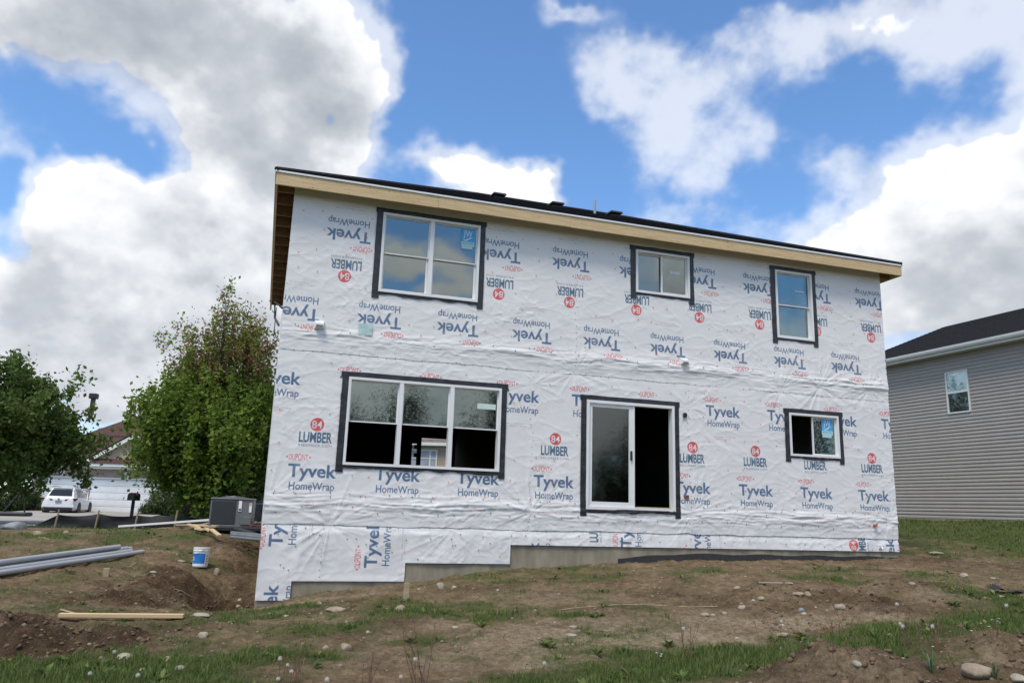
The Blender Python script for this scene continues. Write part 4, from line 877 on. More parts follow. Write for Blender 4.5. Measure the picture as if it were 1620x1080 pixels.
# ------------------------------------------------------------------ trees
def tree(name, label, x, y, prof, height, n_tips, leaf_r, m, seed, per=70, group=None, cat='tree', trunk_r=.18, trunk_h=.22, upright=.8, red=None, sink=.1, spread=.16, limbs=26, zbase=None, airy=2, clus=1, shift=0):
    """prof: (height fraction, half width in metres) outline of the crown"""
    rs = np.random.RandomState(seed); z0 = H1(x, y)-sink if zbase is None else zbase
    root = empty(name, (x, y, z0), 0, label, cat, group)
    hs = np.array([p[0] for p in prof]); ws = np.array([p[1] for p in prof])
    h = hs[0]+(hs[-1]-hs[0])*rs.rand(n_tips*3); w = np.interp(h, hs, ws); keep = rs.rand(len(h)) < (w/ws.max())**1.2+.05; h = h[keep][:n_tips]; w = w[keep][:n_tips]; n = len(h)
    lump = .8+.4*fbm(h*9, rs.rand(n)*0+h*3, 2, seed)
    nc = max(8, n//clus); ci = rs.randint(0, nc, n) if clus > 1 else np.arange(n); a = (rs.rand(n)*6.283)[ci]; hc = h[ci]; wc = w[ci]
    rr = wc*(.75+.45*vnoise(a*2.2+5, hc*9, seed+4))*((.15+.85*rs.rand(n)**.5)[ci]); cr_ = .26*math.sqrt(ws.max()) if clus > 1 else 0
    T = np.stack([rr*np.cos(a), rr*np.sin(a), hc*height], 1)+rs.randn(n, 3)*np.array([cr_, cr_, cr_*1.25*(.6+.4*upright)]); h = T[:, 2]/height
    T[:, 0] += shift*np.clip(h-.3, 0, 1)
    # wood
    mb = MB(); R = random.Random(seed); top = height*hs[-1]*.93
    tp = [(0, 0, 0), (R.uniform(-.05, .05), 0, height*trunk_h), (R.uniform(-.15, .15), R.uniform(-.1, .1), height*.55), (0, 0, top)]
    mb.tube(tp, [trunk_r*1.25, trunk_r, trunk_r*.5, .02], 8)
    for i in rs.choice(n, min(limbs, n), replace=False):
        t = T[i]; s0 = max(height*trunk_h*.9, t[2]-(.35+.6*upright)*math.hypot(t[0], t[1])-.3); s0 = min(s0, top*.9); f = s0/top
        r0 = trunk_r*(1-f)*.5+.015; midp = (t[0]*.45, t[1]*.45, s0+(t[2]-s0)*.38+.1); mb.tube([(0, 0, s0), midp, tuple(t)], [r0, r0*.6, .008], 5, False)
    mb.build('trunk', M_['bark'], root, smooth=True)
    def leaves(nm, T, per, mat_, lr, sp, tone0=0):
        n = len(T); C = np.repeat(T, per, 0); gi = np.repeat(np.arange(n), per); kp = rs.rand(len(C)) > (.72 if nm == 'crown' else 0)*sstep(airy, airy+.2, C[:, 2]/height); C = C[kp]; gi = gi[kp]; k = len(C)
        off = rs.randn(k, 3)*np.array([sp, sp, sp*(1+upright)]); C = C+off*(.55+.9*rs.rand(n))[gi][:, None]
        u = rs.randn(k, 3); u /= np.linalg.norm(u, axis=1)[:, None]; v = np.cross(u, rs.randn(k, 3)); v /= np.linalg.norm(v, axis=1)[:, None]
        r = lr*(.55+.8*rs.rand(k))[:, None]
        V = np.stack([C-u*r, C+v*r*.62, C+u*r, C-v*r*.62], 1).reshape(-1, 3); i = np.arange(k)*4
        o = mesh_np(nm, V, np.stack([i, i+1, i+2, i+3], 1), mat_, root); vattr(o, 'tone', np.repeat(np.clip(rs.rand(n)[gi]*.6+rs.rand(k)*.4, 0, 1), 4)); return o
    leaves('crown', T, per, m, leaf_r, spread)
    if red:
        hmin, cnt, mred = red; k = h > hmin; leaves('seed_clusters', T[k][:cnt], 60, mred, leaf_r*.55, spread*.9)
    return root
LG = leaf_mat('maple_leaf', (.070, .122, .02), (.245, .345, .055), None, .5); LD = leaf_mat('dark_maple_leaf', (.045, .08, .018), (.14, .21, .045), None, .45)
LB = leaf_mat('hedge_leaf', (.015, .028, .009), (.05, .075, .022), None, .25); LR = leaf_mat('red_seed', (.19, .085, .05), (.33, .20, .11), None, .3); LY = leaf_mat('spring_leaf', (.10, .10, .03), (.2, .2, .06), None, .4)
LV = leaf_mat('variegated_leaf', (.07, .09, .04), (.3, .33, .22), None, .25)
p = at(322, 815, 36)
tree('maple_tree', 'tall green maple with a reddish thinning top standing left of the wrapped house', p[0], p[1], [(.18, .6), (.23, 1.6), (.29, 2.8), (.37, 3.4), (.47, 3.2), (.58, 2.6), (.68, 2.0), (.78, 1.5), (.88, 1.05), (.95, .7), (1, .35)], 9.9, 1150, .10, LG, 41, per=74, clus=8, shift=.55, trunk_r=.27, trunk_h=.11, upright=1.5, red=(.66, 700, LR), spread=.16, limbs=260, airy=.52)
p = at(290, 812, 40)
tree('maple_tree', 'slimmer dark-trunked tree just left of and behind the tall maple', p[0], p[1], [(.42, .8), (.55, 1.5), (.8, 1.4), (1, .3)], 6.4, 120, .16, LD, 42, per=50, trunk_r=.2, trunk_h=.3, upright=.7)
p = at(-30, 800, 29)
tree('maple_tree', 'dark broad maple at the left edge of the photo, above the parked white car', p[0], p[1], [(.36, .8), (.42, 1.6), (.47, 2.4), (.54, 3.3), (.66, 3.6), (.8, 2.9), (.92, 1.8), (1, .7)], 5.35, 520, .09, LD, 43, clus=9, per=85, trunk_r=.14, trunk_h=.2, upright=.35, spread=.17, limbs=60)
# background greenery beyond the street on the left
for i, (px, Y, hh_, w_, sd, lab) in enumerate([(345, 58, 8.2, 3.4, 51, 'dark tree far behind the tall maple, nearest its trunk'), (395, 54, 9.6, 3.4, 52, 'dark tree rising beside the left corner of the wrapped house'), (430, 62, 8.5, 3.6, 53, 'dark tree mostly hidden behind the wrapped house corner')]):
    p = at(px, 800, Y); tree('background_tree', lab, p[0], p[1], [(.05, w_*.7), (.2, w_), (.6, w_*.8), (.85, w_*.5), (1, .3)], hh_, 230, .22, LB, sd, per=46, trunk_r=.16, trunk_h=.1, spread=.3)
def bush(label, px, Y, w, h, m, sd, n=120, per=60, lr=.07, z=None):
    p = at(px, 810, Y); return tree('bush', label, p[0], p[1], [(.02, w*.75), (.3, w), (.7, w*.85), (1, w*.3)], h, n, lr, m, sd, per=per, cat='bush', trunk_r=.03, trunk_h=.1, upright=.1, spread=.13, limbs=10, zbase=z)
bush('round pale-speckled bush at the right side of the wide garage door', 262, 50.3, 1.15, 1.75, LV, 61, n=170)
bush('low dark green bush in front of the pale-speckled one', 248, 49.2, .9, .75, LB, 62, n=90)
bush('dark clipped bush under the slim tree', 297, 49, 1.3, 1.3, LB, 63)
bush('dark clipped bush behind the tall maple trunk', 335, 49, 1.4, 1.5, LB, 64)
bush('wide dark bush left of the air conditioner', 365, 47, 1.4, 1.2, LB, 65)
bush('dark bush on the lawn at the far left', 12, 50, 1.7, 1.6, LB, 66)
bush('dark bush beside the small garage door', 36, 51, 1.0, 1.0, LB, 67)
bush('small tuft of weeds at the foot of the grey house wall', 1577, 25.2, .28, .42, LG, 68, n=24, per=30, lr=.06)
# trees on the far side of the yard, behind the viewer: seen only mirrored in the window glass
proto = None
for i, (az, R, sc) in enumerate([(118, 34, 1.0), (127, 30, .8), (134, 33, 1.05), (141, 29, .85), (147, 32, 1.1), (153, 30, .75), (158, 34, .95), (164, 31, .8), (110, 30, .85), (102, 33, 1), (171, 34, 1), (94, 30, .8)]):
    x, y = R*math.sin(math.radians(az)), R*math.cos(math.radians(az))+2
    if proto is None:
        proto = tree('yard_tree', 'thin-leaved spring tree beyond the yard, mirrored in the window panes', x, y, [(.08, 2.2), (.3, 3.2), (.6, 2.8), (.85, 1.6), (1, .4)], 7.6, 560, .05, LB, 81, per=80, group='trees mirrored in the window panes', upright=1, spread=.26, limbs=200, trunk_r=.14, clus=7); o = proto
    else:
        o = proto.copy(); COL.objects.link(o)
        for ch in proto.children: c = ch.copy(); COL.objects.link(c); c.parent = o
    o.location = (x, y, H1(x, y)-.1); o.scale = (sc*1.1, sc*1.1, sc*(.9+.15*(i % 3))); o.rotation_euler = (0, 0, i*1.3)

# ------------------------------------------------------------------ neighbouring grey-sided house on the right
NA = np.array([13.9, 27.92]); ND = np.array([.34661, -.93801]); NN = np.array([.93801, .34661])
na = math.atan2(ND[1], ND[0])
C0 = NA-ND*1.5                               # far corner; local x runs towards the viewer along the wall, local y into the house
nb = empty('house', (C0[0], C0[1], -.15), na, 'two-storey grey vinyl-sided house with a black roof at the right edge', 'house')
NLn, NDp = 11.5, 8.0; NZ = .15
b = MB(); zc = .15; ex = .117; V = []
n = 47
# window hole in the siding
def nloc(px, py):
    d = ray(px, py); nn = np.array([NN[0], NN[1], 0]); t = (C0@NN)/(nn@d); P = d*t; return float((P[:2]-C0)@ND), float(P[2])
wx0, wzt = nloc(1495.5, 590); wx1, _ = nloc(1531, 583); _, wzb = nloc(1501, 656); wz0, wz1 = wzb+.02, wzt
segs = []
for i in range(n):
    z0 = zc+i*ex; z1 = z0+ex
    if z1 > 5.55: break
    parts = [(0, NLn)] if (z1 <= wz0 or z0 >= wz1) else [(0, wx0-.03), (wx1+.03, NLn)]
    for a, c in parts:
        b.add([(a, -.001, z1), (c, -.001, z1), (c, -.008, z1-ex*.45), (a, -.008, z1-ex*.45), (a, -.024, z1-ex*.55), (c, -.024, z1-ex*.55), (c, -.026, z0), (a, -.026, z0), (a, -.001, z0), (c, -.001, z0)], [(0, 3, 2, 1), (3, 4, 5, 2), (4, 7, 6, 5), (7, 8, 9, 6)])
o = b.build('siding', M_['siding'], nb, loc=(0, 0, NZ)); tag(o, 'grey vinyl siding boards', kind='stuff')
# local frame is right-handed with y into the house when x points towards the viewer -> mirrored, so flip y
for ob in (o,):
    pass
b = MB(); b.box(0, NLn, .0, .12, .02, 5.6); b.box(0, .12, .12, NDp, .02, 5.6); b.box(NLn-.12, NLn, .12, NDp, .02, 5.6); b.build('wall', M_['siding'], nb, loc=(0, 0, NZ))
b = MB(); b.box(-.02, NLn+.02, -.018, -.002, -.25, .148); b.build('foundation', M_['concrete'], nb, loc=(0, 0, NZ))
b = MB(); b.box(-.035, .04, -.04, -.002, .15, 5.5); b.build('corner_post', M_['siding'], nb, loc=(0, 0, NZ))
b = MB(); b.ring(wx0, wx1, wz0, wz1, .045, -.05, -.002); f = b.build('window', M_['trimw'], nb, loc=(0, 0, NZ))
zm = (wz0+wz1)/2
b = MB(); b.box(wx0+.045, wx1-.045, -.04, -.01, zm-.03, zm+.03); b.build('meeting_rail', M_['trimw'], f)
b = MB(); b.box(wx0+.045, wx1-.045, -.022, -.018, zm+.03, wz1-.045); b.build('pane', M_['glass_far'], f)
b = MB(); b.box(wx0+.045, wx1-.045, -.014, -.010, wz0+.045, zm-.03); b.build('pane', glass_mat('screened_glass', (.62, .64, .62), -.03), f)
b = MB(); m = 16
for i in range(m):
    a0 = wx0+.05+(wx1-wx0-.1)*i/m; a1 = wx0+.05+(wx1-wx0-.1)*(i+1)/m; s = .004*math.sin(i*2.1); s2 = .004*math.sin(i*2.1+2.1)
    b.add([(a0, -.006+s*.3, wz0+.04), (a1, -.006+s2*.3, wz0+.04), (a1, -.006+s2*.3, wz1-.04), (a0, -.006+s*.3, wz1-.04)], [(0, 1, 2, 3)])
b.build('curtain', M_['curtain'], f)
EO = .38; ZE = 5.62
b = MB(); b.box(-EO, NLn+EO, -EO, -.002, 5.55, 5.575); b.build('soffit', M_['trimw'], nb, loc=(0, 0, NZ))
b = MB(); b.box(-EO-.02, NLn+EO, -EO-.02, -EO, 5.52, 5.72); b.box(-EO-.02, -EO, -EO, NDp, 5.52, 5.72); b.build('fascia', M_['trimw'], nb, loc=(0, 0, NZ))
b = MB(); Pr = [(-.02, 5.73), (-.02, 5.62), (-.05, 5.60), (-.10, 5.60), (-.13, 5.66), (-.14, 5.73), (-.13, 5.73), (-.115, 5.67), (-.10, 5.62), (-.05, 5.62), (-.035, 5.63), (-.035, 5.73)]
V = [(x, -EO+q[0]-.002, q[1]) for x in (-EO, NLn+EO) for q in Pr]; k = len(Pr); b.add(V, [(i, (i+1) % k, k+(i+1) % k, k+i) for i in range(k)]); b.build('gutter', M_['trimw'], nb, loc=(0, 0, NZ))
hN, pN = 2.65, 6.5/12
def hiproof(parent, m, x0, x1, y0, y1, z, pit, h, hipR=False, loc=(0, 0, 0), name='roof', n=26, back=True):
    b = MB(); rzz = z+h*pit; A, B = Vector((x0, y0, z)), Vector((x1, y0, z)); R0 = Vector((x0+h, y0+h, rzz)); R1 = Vector((x1-(h if hipR else 0), y0+h, rzz)); D, C = Vector((x0, y0+2*h, z)), Vector((x1, y0+2*h, z))
    fl = [(A, B, R1, R0), (D, A, R0, R0), (C, D, R0, R1)]
    if hipR: fl.append((B, C, R1, R1))
    else: b.add([B, C, R1], [(0, 1, 2)])
    for P, Q, U, W in fl:
        nr = (Q-P).cross(W-P).normalized()
        if nr.z < 0: nr = -nr
        for i in range(n):
            t0, t1 = i/n, min(1, (i+1.02)/n); p = [P.lerp(W, t0), Q.lerp(U, t0), Q.lerp(U, t1), P.lerp(W, t1)]
            b.add([p[0]+nr*.018, p[1]+nr*.018, p[2]+nr*.003, p[3]+nr*.003, p[0]-nr*.004, p[1]-nr*.004], [(0, 1, 2, 3), (4, 5, 1, 0)])
    return b.build(name, m, parent, loc=loc)
r_ = hiproof(nb, M_['shingle'], -EO-.04, NLn+EO, -EO-.08, 0, 5.74, pN, hN, loc=(0, 0, NZ)); tag(r_, 'black shingled hip roof', kind='stuff')

# ------------------------------------------------------------------ brick house with garages across the street (far left)
GY = 52.0
gh = empty('house', (-26.5, GY, -1.2), 0, 'red-roofed brick and beige house with two white garage doors across the street', 'house')
GZ = 1.2
brick = bpy.data.materials.new('brick_wall'); brick.use_nodes = True; nt = brick.node_tree; bt = nt.nodes.new('ShaderNodeTexBrick'); tc = nt.nodes.new('ShaderNodeTexCoord'); mp = nt.nodes.new('ShaderNodeMapping'); mp.inputs['Rotation'].default_value = (math.pi/2, 0, 0)
nt.links.new(tc.outputs['Object'], mp.inputs[0]); nt.links.new(mp.outputs[0], bt.inputs[0]); bt.inputs['Color1'].default_value = (.19, .12, .10, 1); bt.inputs['Color2'].default_value = (.34, .25, .21, 1); bt.inputs['Mortar'].default_value = (.3, .27, .24, 1)
bt.inputs['Scale'].default_value = 1; bt.inputs['Brick Width'].default_value = .42; bt.inputs['Row Height'].default_value = .15; bt.inputs['Mortar Size'].default_value = .018; nt.links.new(bt.outputs[0], nt.nodes['Principled BSDF'].inputs['Base Color']); nt.nodes['Principled BSDF'].inputs['Roughness'].default_value = .9
def gx(px, py=780): p = at(px, py, GY); return float(p[0]+26.5), float(p[2])
zg = -1.12; zt = 1.08
XA, XB = gx(50)[0], gx(268)[0]; d1a, d1b = gx(62)[0], gx(126.5)[0]; d2a, d2b = gx(140.5)[0], gx(254.5)[0]; zw = 1.72
b = MB()
for a, c in ((XA, d1a), (d1b, d2a), (d2b, XB)): b.box(a, c, 0, .3, -1.35, zt)
b.box(XA, XB, 0, .3, zt, zw); b.box(XA, XA+.3, .3, 7, -1.35, zw); b.box(XB-.3, XB, .3, 7, -1.35, zw); b.build('wall', brick, gh, loc=(0, 0, GZ))
for i, (a, c) in enumerate(((d1a, d1b), (d2a, d2b))):
    b = MB(); b.box(a-.08, a, -.03, .12, zg, zt+.1); b.box(c, c+.08, -.03, .12, zg, zt+.1); b.box(a, c, -.03, .12, zt, zt+.1); fr = b.build('garage_door', M_['trimw'], gh, loc=(0, 0, GZ)); tag(fr, 'narrow white garage door' if i == 0 else 'wide white garage door')
    for k in range(5):
        h_ = (zt-zg)/5; z0 = zg+k*h_; b = MB(); b.box(a, c, .06, .11, z0+.005, z0+h_-.012); npn = 4 if i == 0 else 8
        for j in range(npn):
            w_ = (c-a)/npn; x0 = a+j*w_+.06; b.box(x0, x0+w_-.12, .052, .06, z0+.09, z0+h_-.09)
        b.build('door_section', M_['gdoor'], fr)
    xm = (a+c)/2; b = MB(); b.add([(xm-.1, -.04, zt+.12), (xm+.1, -.04, zt+.12), (xm+.19, -.04, zt+.48), (xm-.19, -.04, zt+.48), (xm-.1, 0, zt+.12), (xm+.1, 0, zt+.12), (xm+.19, 0, zt+.48), (xm-.19, 0, zt+.48)], [(0, 1, 2, 3), (0, 4, 5, 1), (1, 5, 6, 2), (3, 2, 6, 7), (0, 3, 7, 4)]); b.build('keystone', M_['trimw'], gh, loc=(0, 0, GZ))
for x, z in ((gx(134.5)[0], .72), (gx(261)[0], .78)):
    b = MB(); b.box(x-.03, x+.03, -.12, 0, z-.05, z+.02); b.lathe([(.02, .28), (.16, .2), (.12, .18), (.09, -.14), (.03, -.18)], x, -.16, z, 8); b.build('wall_lamp', M_['black'], gh, loc=(0, 0, GZ))
b = MB(); x = gx(133.5)[0]; b.box(x-.26, x+.26, -.03, 0, .12, .38); pl = b.build('number_plate', M_['trimw'], gh, loc=(0, 0, GZ)); V, T = fit('1724', .38, .16); b = MB(); b.add([(x-.19+q[0], -.034, .17+q[1]) for q in V], [tuple(t) for t in T]); b.build('number', M_['black'], pl)
# band, corner trim, gable with pediment, lower and upper roofs
b = MB(); b.box(XA-.3, XB+.3, -.35, .3, zw, zw+.16); b.box(XA-.45, XB+.45, -.55, .3, zw+.162, zw+.34); b.build('cornice', M_['trimw'], gh, loc=(0, 0, GZ))
b = MB(); b.box(XB-.06, XB+.06, -.04, -.001, -1.2, zw); b.box(XA-.06, XA+.06, -.04, -.001, -1.2, zw); b.build('corner_trim', M_['trimw'], gh, loc=(0, 0, GZ))
ga, gb = gx(127)[0], gx(127)[0]+6.6; gm = (ga+gb)/2; za = zw+.36; zp = za+2.0
b = MB(); b.add([(ga+.35, -.2, za), (gb-.35, -.2, za), (gm, -.2, zp-.2), (ga+.35, .2, za), (gb-.35, .2, za), (gm, .2, zp-.2)], [(0, 1, 2), (0, 2, 5, 3), (1, 4, 5, 2)]); b.build('gable', M_['tan'], gh, loc=(0, 0, GZ))
b = MB()
for (xa, za_), (xb, zb_) in (((ga, za), (gm, zp)), ((gb, za), (gm, zp))):
    d = Vector((xb-xa, 0, zb_-za_)).normalized(); nn = Vector((-d.z, 0, d.x)); nn = nn if nn.z > 0 else -nn; P0, P1 = Vector((xa, -.5, za_)), Vector((xb, -.5, zb_)); w = .22; V = []
    for q in (P0, P1):
        for yy in (0, .5):
            for ww in (-w, 0): V.append(q+Vector((0, yy, 0))+nn*ww)
    b.add(V, [(0, 1, 5, 4), (2, 6, 7, 3), (1, 3, 7, 5), (0, 4, 6, 2)])
b.build('rake_board', M_['trimw'], gh, loc=(0, 0, GZ))
b = MB(); b.add([(ga+.2, -.6, za-.01), (gb-.2, -.6, za-.01), (gb-.2, -.2, za+.32), (ga+.2, -.2, za+.32)], [(0, 1, 2, 3)]); b.build('pent_roof', M_['redroof'], gh, loc=(0, 0, GZ))
b = MB(); b.add([(ga-.1, -.55, za+.02), (gm, -.55, zp+.08), (gb+.1, -.55, za+.02), (ga-.1, 6, za+.02), (gm, 6, zp+.08), (gb+.1, 6, za+.02)], [(0, 1, 4, 3), (1, 2, 5, 4)])
b.add([(XA-.5, -.5, za-.01), (ga+1.2, -.5, za-.01), (ga+1.2, 4.2, za+2.3), (XA+1, 4.2, za+2.3), (XA-.5, 5, za)], [(0, 1, 2, 3), (0, 3, 4)]); b.build('lower_roof', M_['redroof'], gh, loc=(0, 0, GZ))
b = MB(); b.box(XA+1.2, XB+7, 4.2, 4.5, -1.2, 4.0); b.box(XA+1.2, XA+1.5, 4.5, 12, -1.2, 4.0); b.build('upper_wall', M_['tan'], gh, loc=(0, 0, GZ))
b = MB(); b.box(XA+.9, XB+7, 3.8, 4.19, 3.98, 4.2); b.build('upper_cornice', M_['trimw'], gh, loc=(0, 0, GZ))
b = MB(); b.add([(XA+.7, 3.7, 4.2), (XB+7, 3.7, 4.2), (XB+7, 7.9, 6.7), (XA+3.9, 7.9, 6.7), (XA+.7, 12, 4.2)], [(0, 1, 2, 3), (0, 3, 4)]); b.build('upper_roof', M_['redroof'], gh, loc=(0, 0, GZ))
q = at(147, 640, 60); b = MB(); b.box(q[0]+26.5-.12, q[0]+26.5+.12, 7.8, 8.1, 6.2, 7.35); b.box(q[0]+26.5-.28, q[0]+26.5+.28, 7.7, 8.2, 7.35, 7.75, .03); b.build('flue_cap', M_['black'], gh, loc=(0, 0, GZ))
# dark porch side and entrance to the right of the garages, mostly under the trees
b = MB(); b.box(XB, XB+7, 3.6, 3.9, -1.2, 3.6); b.build('porch_wall', brick, gh, loc=(0, 0, GZ))
b = MB(); b.box(XB+2.2, XB+2.35, 1.4, 1.55, -1.1, 1.6); b.box(XB+4.6, XB+4.75, 1.4, 1.55, -1.1, 1.6); b.box(XB, XB+6.6, 1.2, 3.5, 1.62, 1.8); b.build('porch', M_['trimw'], gh, loc=(0, 0, GZ))

# driveway
ys = np.linspace(51.95, 25.6, 60); V = []
for y in ys:
    t = (51.95-y)/26.3; xa, xb = -31.2+t*10.4, -22.2+t*8.2-.0*t
    for k in range(7): x = xa+(xb-xa)*k/6; V.append((x, y, 0))
V = np.array(V); V[:, 2] = H0(V[:, 0], V[:, 1])+.045
i = (np.arange(59)[:, None]*7+np.arange(6)[None]).ravel(); o = mesh_np('driveway', V, np.stack([i, i+1, i+8, i+7], 1), M_['drive']); tag(o, kind='structure')

# ------------------------------------------------------------------ house across the street, seen through the doorway
p = at(690, 740, 46); th = empty('house', (p[0], 46, H1(p[0], 46)-.05), math.radians(-4), 'tan-sided house across the street, seen through the open downstairs window', 'house')
zl = lambda z: z-th.location.z
b = MB()
for i in range(46): z0 = i*.13; b.add([(-4, -.0, z0+.13), (5, -.0, z0+.13), (5, -.02, z0), (-4, -.02, z0)], [(0, 3, 2, 1)])
b.build('siding', M_['tan'], th)['kind'] = 'stuff'
b = MB(); b.box(-4, 5, .01, 6, 0, 4.2); b.build('wall', M_['tan'], th)
z = zl(at(680, 711, 46)[2]); z2 = zl(at(680, 739, 46)[2]); xw0 = at(664, 711, 46)[0]-p[0]; xw1 = at(692.5, 711, 46)[0]-p[0]
b = MB(); b.ring(xw0-1.2, xw1, z2-.5, z, .08, -.06, -.02); f = b.build('window', M_['trimw'], th)
b = MB(); xm = (xw0+xw1)/2+.1; b.box(xm-.04, xm+.04, -.055, -.03, z2-.42, z-.08); b.box(xw0-1.12, xm-.041, -.055, -.03, (z+z2)/2-.03, (z+z2)/2+.03); b.box(xm+.041, xw1-.08, -.055, -.03, (z+z2)/2-.03, (z+z2)/2+.03); b.build('muntin', M_['trimw'], f)
b = MB(); b.box(xw0-1.12, xw1-.08, -.028, -.022, z2-.42, z-.08); b.build('pane', mat('curtained_pane', (.30, .31, .36), .3, .25, 3), f)
ze = zl(at(700, 705, 46)[2]); b = MB(); b.box(-4.3, 5.3, -.4, .0, ze-.02, ze+.16); b.build('fascia', M_['trimw'], th)
b = MB(); b.add([(-4.3, -.4, ze+.162), (5.3, -.4, ze+.162), (5.3, 4, ze+2.6), (-4.3, 4, ze+2.6)], [(0, 1, 2, 3)]); b.build('roof', mat('grey_shingle', (.13, .11, .11), .9, .2, 3), th)

# ------------------------------------------------------------------ vehicles
def suv(label, loc, rz, paint, cat='car'):
    """x = forward (length 4.85), y = left, z up; origin on the ground at the centre"""
    r = empty('parked_car', loc, rz, label, cat)
    HWd = .93
    # body lower shell by stations along the length: (x, half width, z bottom, z shoulder)
    S = [(-2.42, .60, .50, .95), (-2.40, .78, .42, 1.02), (-2.25, .88, .34, 1.07), (-1.9, .925, .30, 1.08), (-1.0, .935, .26, 1.04), (0, .935, .25, 1.01), (1.0, .93, .26, .99), (1.7, .91, .30, .95), (2.15, .82, .34, .86), (2.36, .66, .40, .72), (2.42, .45, .46, .62)]
    V = []; k = 10
    for x, w, zb, zs in S:
        mz = (zb+zs)/2; V += [(x, -w*.90, zb), (x, -w, zb+.12), (x, -w, mz+.1), (x, -w*.97, zs-.06), (x, -w*.88, zs), (x, w*.88, zs), (x, w*.97, zs-.06), (x, w, mz+.1), (x, w, zb+.12), (x, w*.90, zb)]
    F = []
    for i in range(len(S)-1):
        for j in range(k): F.append((i*k+j, i*k+(j+1) % k, (i+1)*k+(j+1) % k, (i+1)*k+j))
    F.append(tuple(range(k))); F.append(tuple((len(S)-1)*k+j for j in range(k))[::-1])
    b = MB(); b.add(V, F)
    # greenhouse
    G = [(-2.30, .70, 1.06, -1.72, .60, 1.60), (-2.30, -.70, 1.06, -1.72, -.60, 1.60)]
    base = [(-2.28, .76), (-1.9, .83), (-.4, .84), (.95, .80), (1.25, .62)]; top = [(-1.78, .60), (-1.5, .63), (-.5, .63), (.15, .58), (.30, .50)]; zt_ = [1.60, 1.665, 1.69, 1.64, 1.60]
    n = len(base); V = [(x, y, 1.0) for x, y in base]+[(x, -y, 1.0) for x, y in base]+[(top[i][0], top[i][1], zt_[i]) for i in range(n)]+[(top[i][0], -top[i][1], zt_[i]) for i in range(n)]
    F = []
    for i in range(n-1): F += [(i, i+1, 2*n+i+1, 2*n+i), (n+i, 3*n+i, 3*n+i+1, n+i+1), (2*n+i, 2*n+i+1, 3*n+i+1, 3*n+i)]
    F += [(0, 2*n, 3*n, n), (n-1, 2*n-1, 4*n-1, 3*n-1)]
    b.add(V, F); o = b.build('body', paint, r, smooth=False)
    md = o.modifiers.new('bevel', 'BEVEL'); md.width = .05; md.segments = 3; md.limit_method = 'ANGLE'; md.angle_limit = .35
    o.data.polygons.foreach_set('use_smooth', [True]*len(o.data.polygons))
    # glass: rear screen, windscreen, side windows
    def lerp3(A, B, t): return tuple(A[i]+(B[i]-A[i])*t for i in range(3))
    def quad(name, P, m, off):
        P = [Vector(q) for q in P]; nr = (P[1]-P[0]).cross(P[3]-P[0]).normalized(); c = sum(P, Vector())/4
        if nr.dot(c-Vector((0, 0, .9))) < 0: nr = -nr
        b = MB(); b.add([q+nr*off for q in P]+[q-nr*.01 for q in P], [(0, 1, 2, 3), (4, 7, 6, 5), (0, 4, 5, 1), (1, 5, 6, 2), (2, 6, 7, 3), (3, 7, 4, 0)]); return b.build(name, m, r)
    A0, A1, A2, A3 = (-2.28, .76, 1.0), (-2.28, -.76, 1.0), (-1.78, -.60, 1.6), (-1.78, .60, 1.6)
    L = lambda u, v: lerp3(lerp3(A0, A1, u), lerp3(A3, A2, u), v)
    quad('rear_window', [L(.07, .28), L(.93, .28), L(.93, .88), L(.07, .88)], M_['dglass'], .02)
    for s_ in (1, -1):
        for nm, (i0, i1), (u0, u1) in (('side_window', (1, 2), (.0, .46)), ('side_window', (1, 2), (.5, 1.0)), ('side_window', (2, 3), (.03, .80))):
            B0, B1 = (base[i0][0], s_*base[i0][1], 1.0), (base[i1][0], s_*base[i1][1], 1.0); T0, T1 = (top[i0][0], s_*top[i0][1], zt_[i0]), (top[i1][0], s_*top[i1][1], zt_[i1])
            Q = lambda u, v: lerp3(lerp3(B0, B1, u), lerp3(T0, T1, u), v); quad(nm, [Q(u0, .16), Q(u1, .12), Q(u1, .84), Q(u0, .84)], M_['dglass'], .02)
        b = MB(); b.add([(-2.44, s_*.32, .90), (-2.44, s_*.34, .98), (-2.36, s_*.86, 1.05), (-2.16, s_*.955, 1.04), (-2.12, s_*.96, .99), (-2.36, s_*.88, .88), (-2.2, s_*.3, .90), (-2.2, s_*.3, .98)], [(0, 1, 2, 5), (2, 3, 4, 5), (1, 7, 6, 0), (1, 7, 3, 2), (0, 5, 4, 6)]); b.build('tail_light', M_['taillight'], r)
        b = MB(); b.add([(2.2, s_*.55, .72), (2.38, s_*.6, .62), (2.2, s_*.86, .66), (1.9, s_*.93, .76), (2.1, s_*.8, .80)], [(0, 1, 2, 3, 4)]); b.build('headlight', M_['white'], r)
        b = MB(); b.box(.62, .78, min(s_*.93, s_*1.08), max(s_*.93, s_*1.08), 1.02, 1.16, .02); b.build('wing_mirror', paint, r)
        b = MB(); b.tube([(-1.75, s_*.60, 1.70), (-.9, s_*.62, 1.745), (0, s_*.58, 1.70)], .02, 6); b.build('roof_rail', M_['alloy'], r)
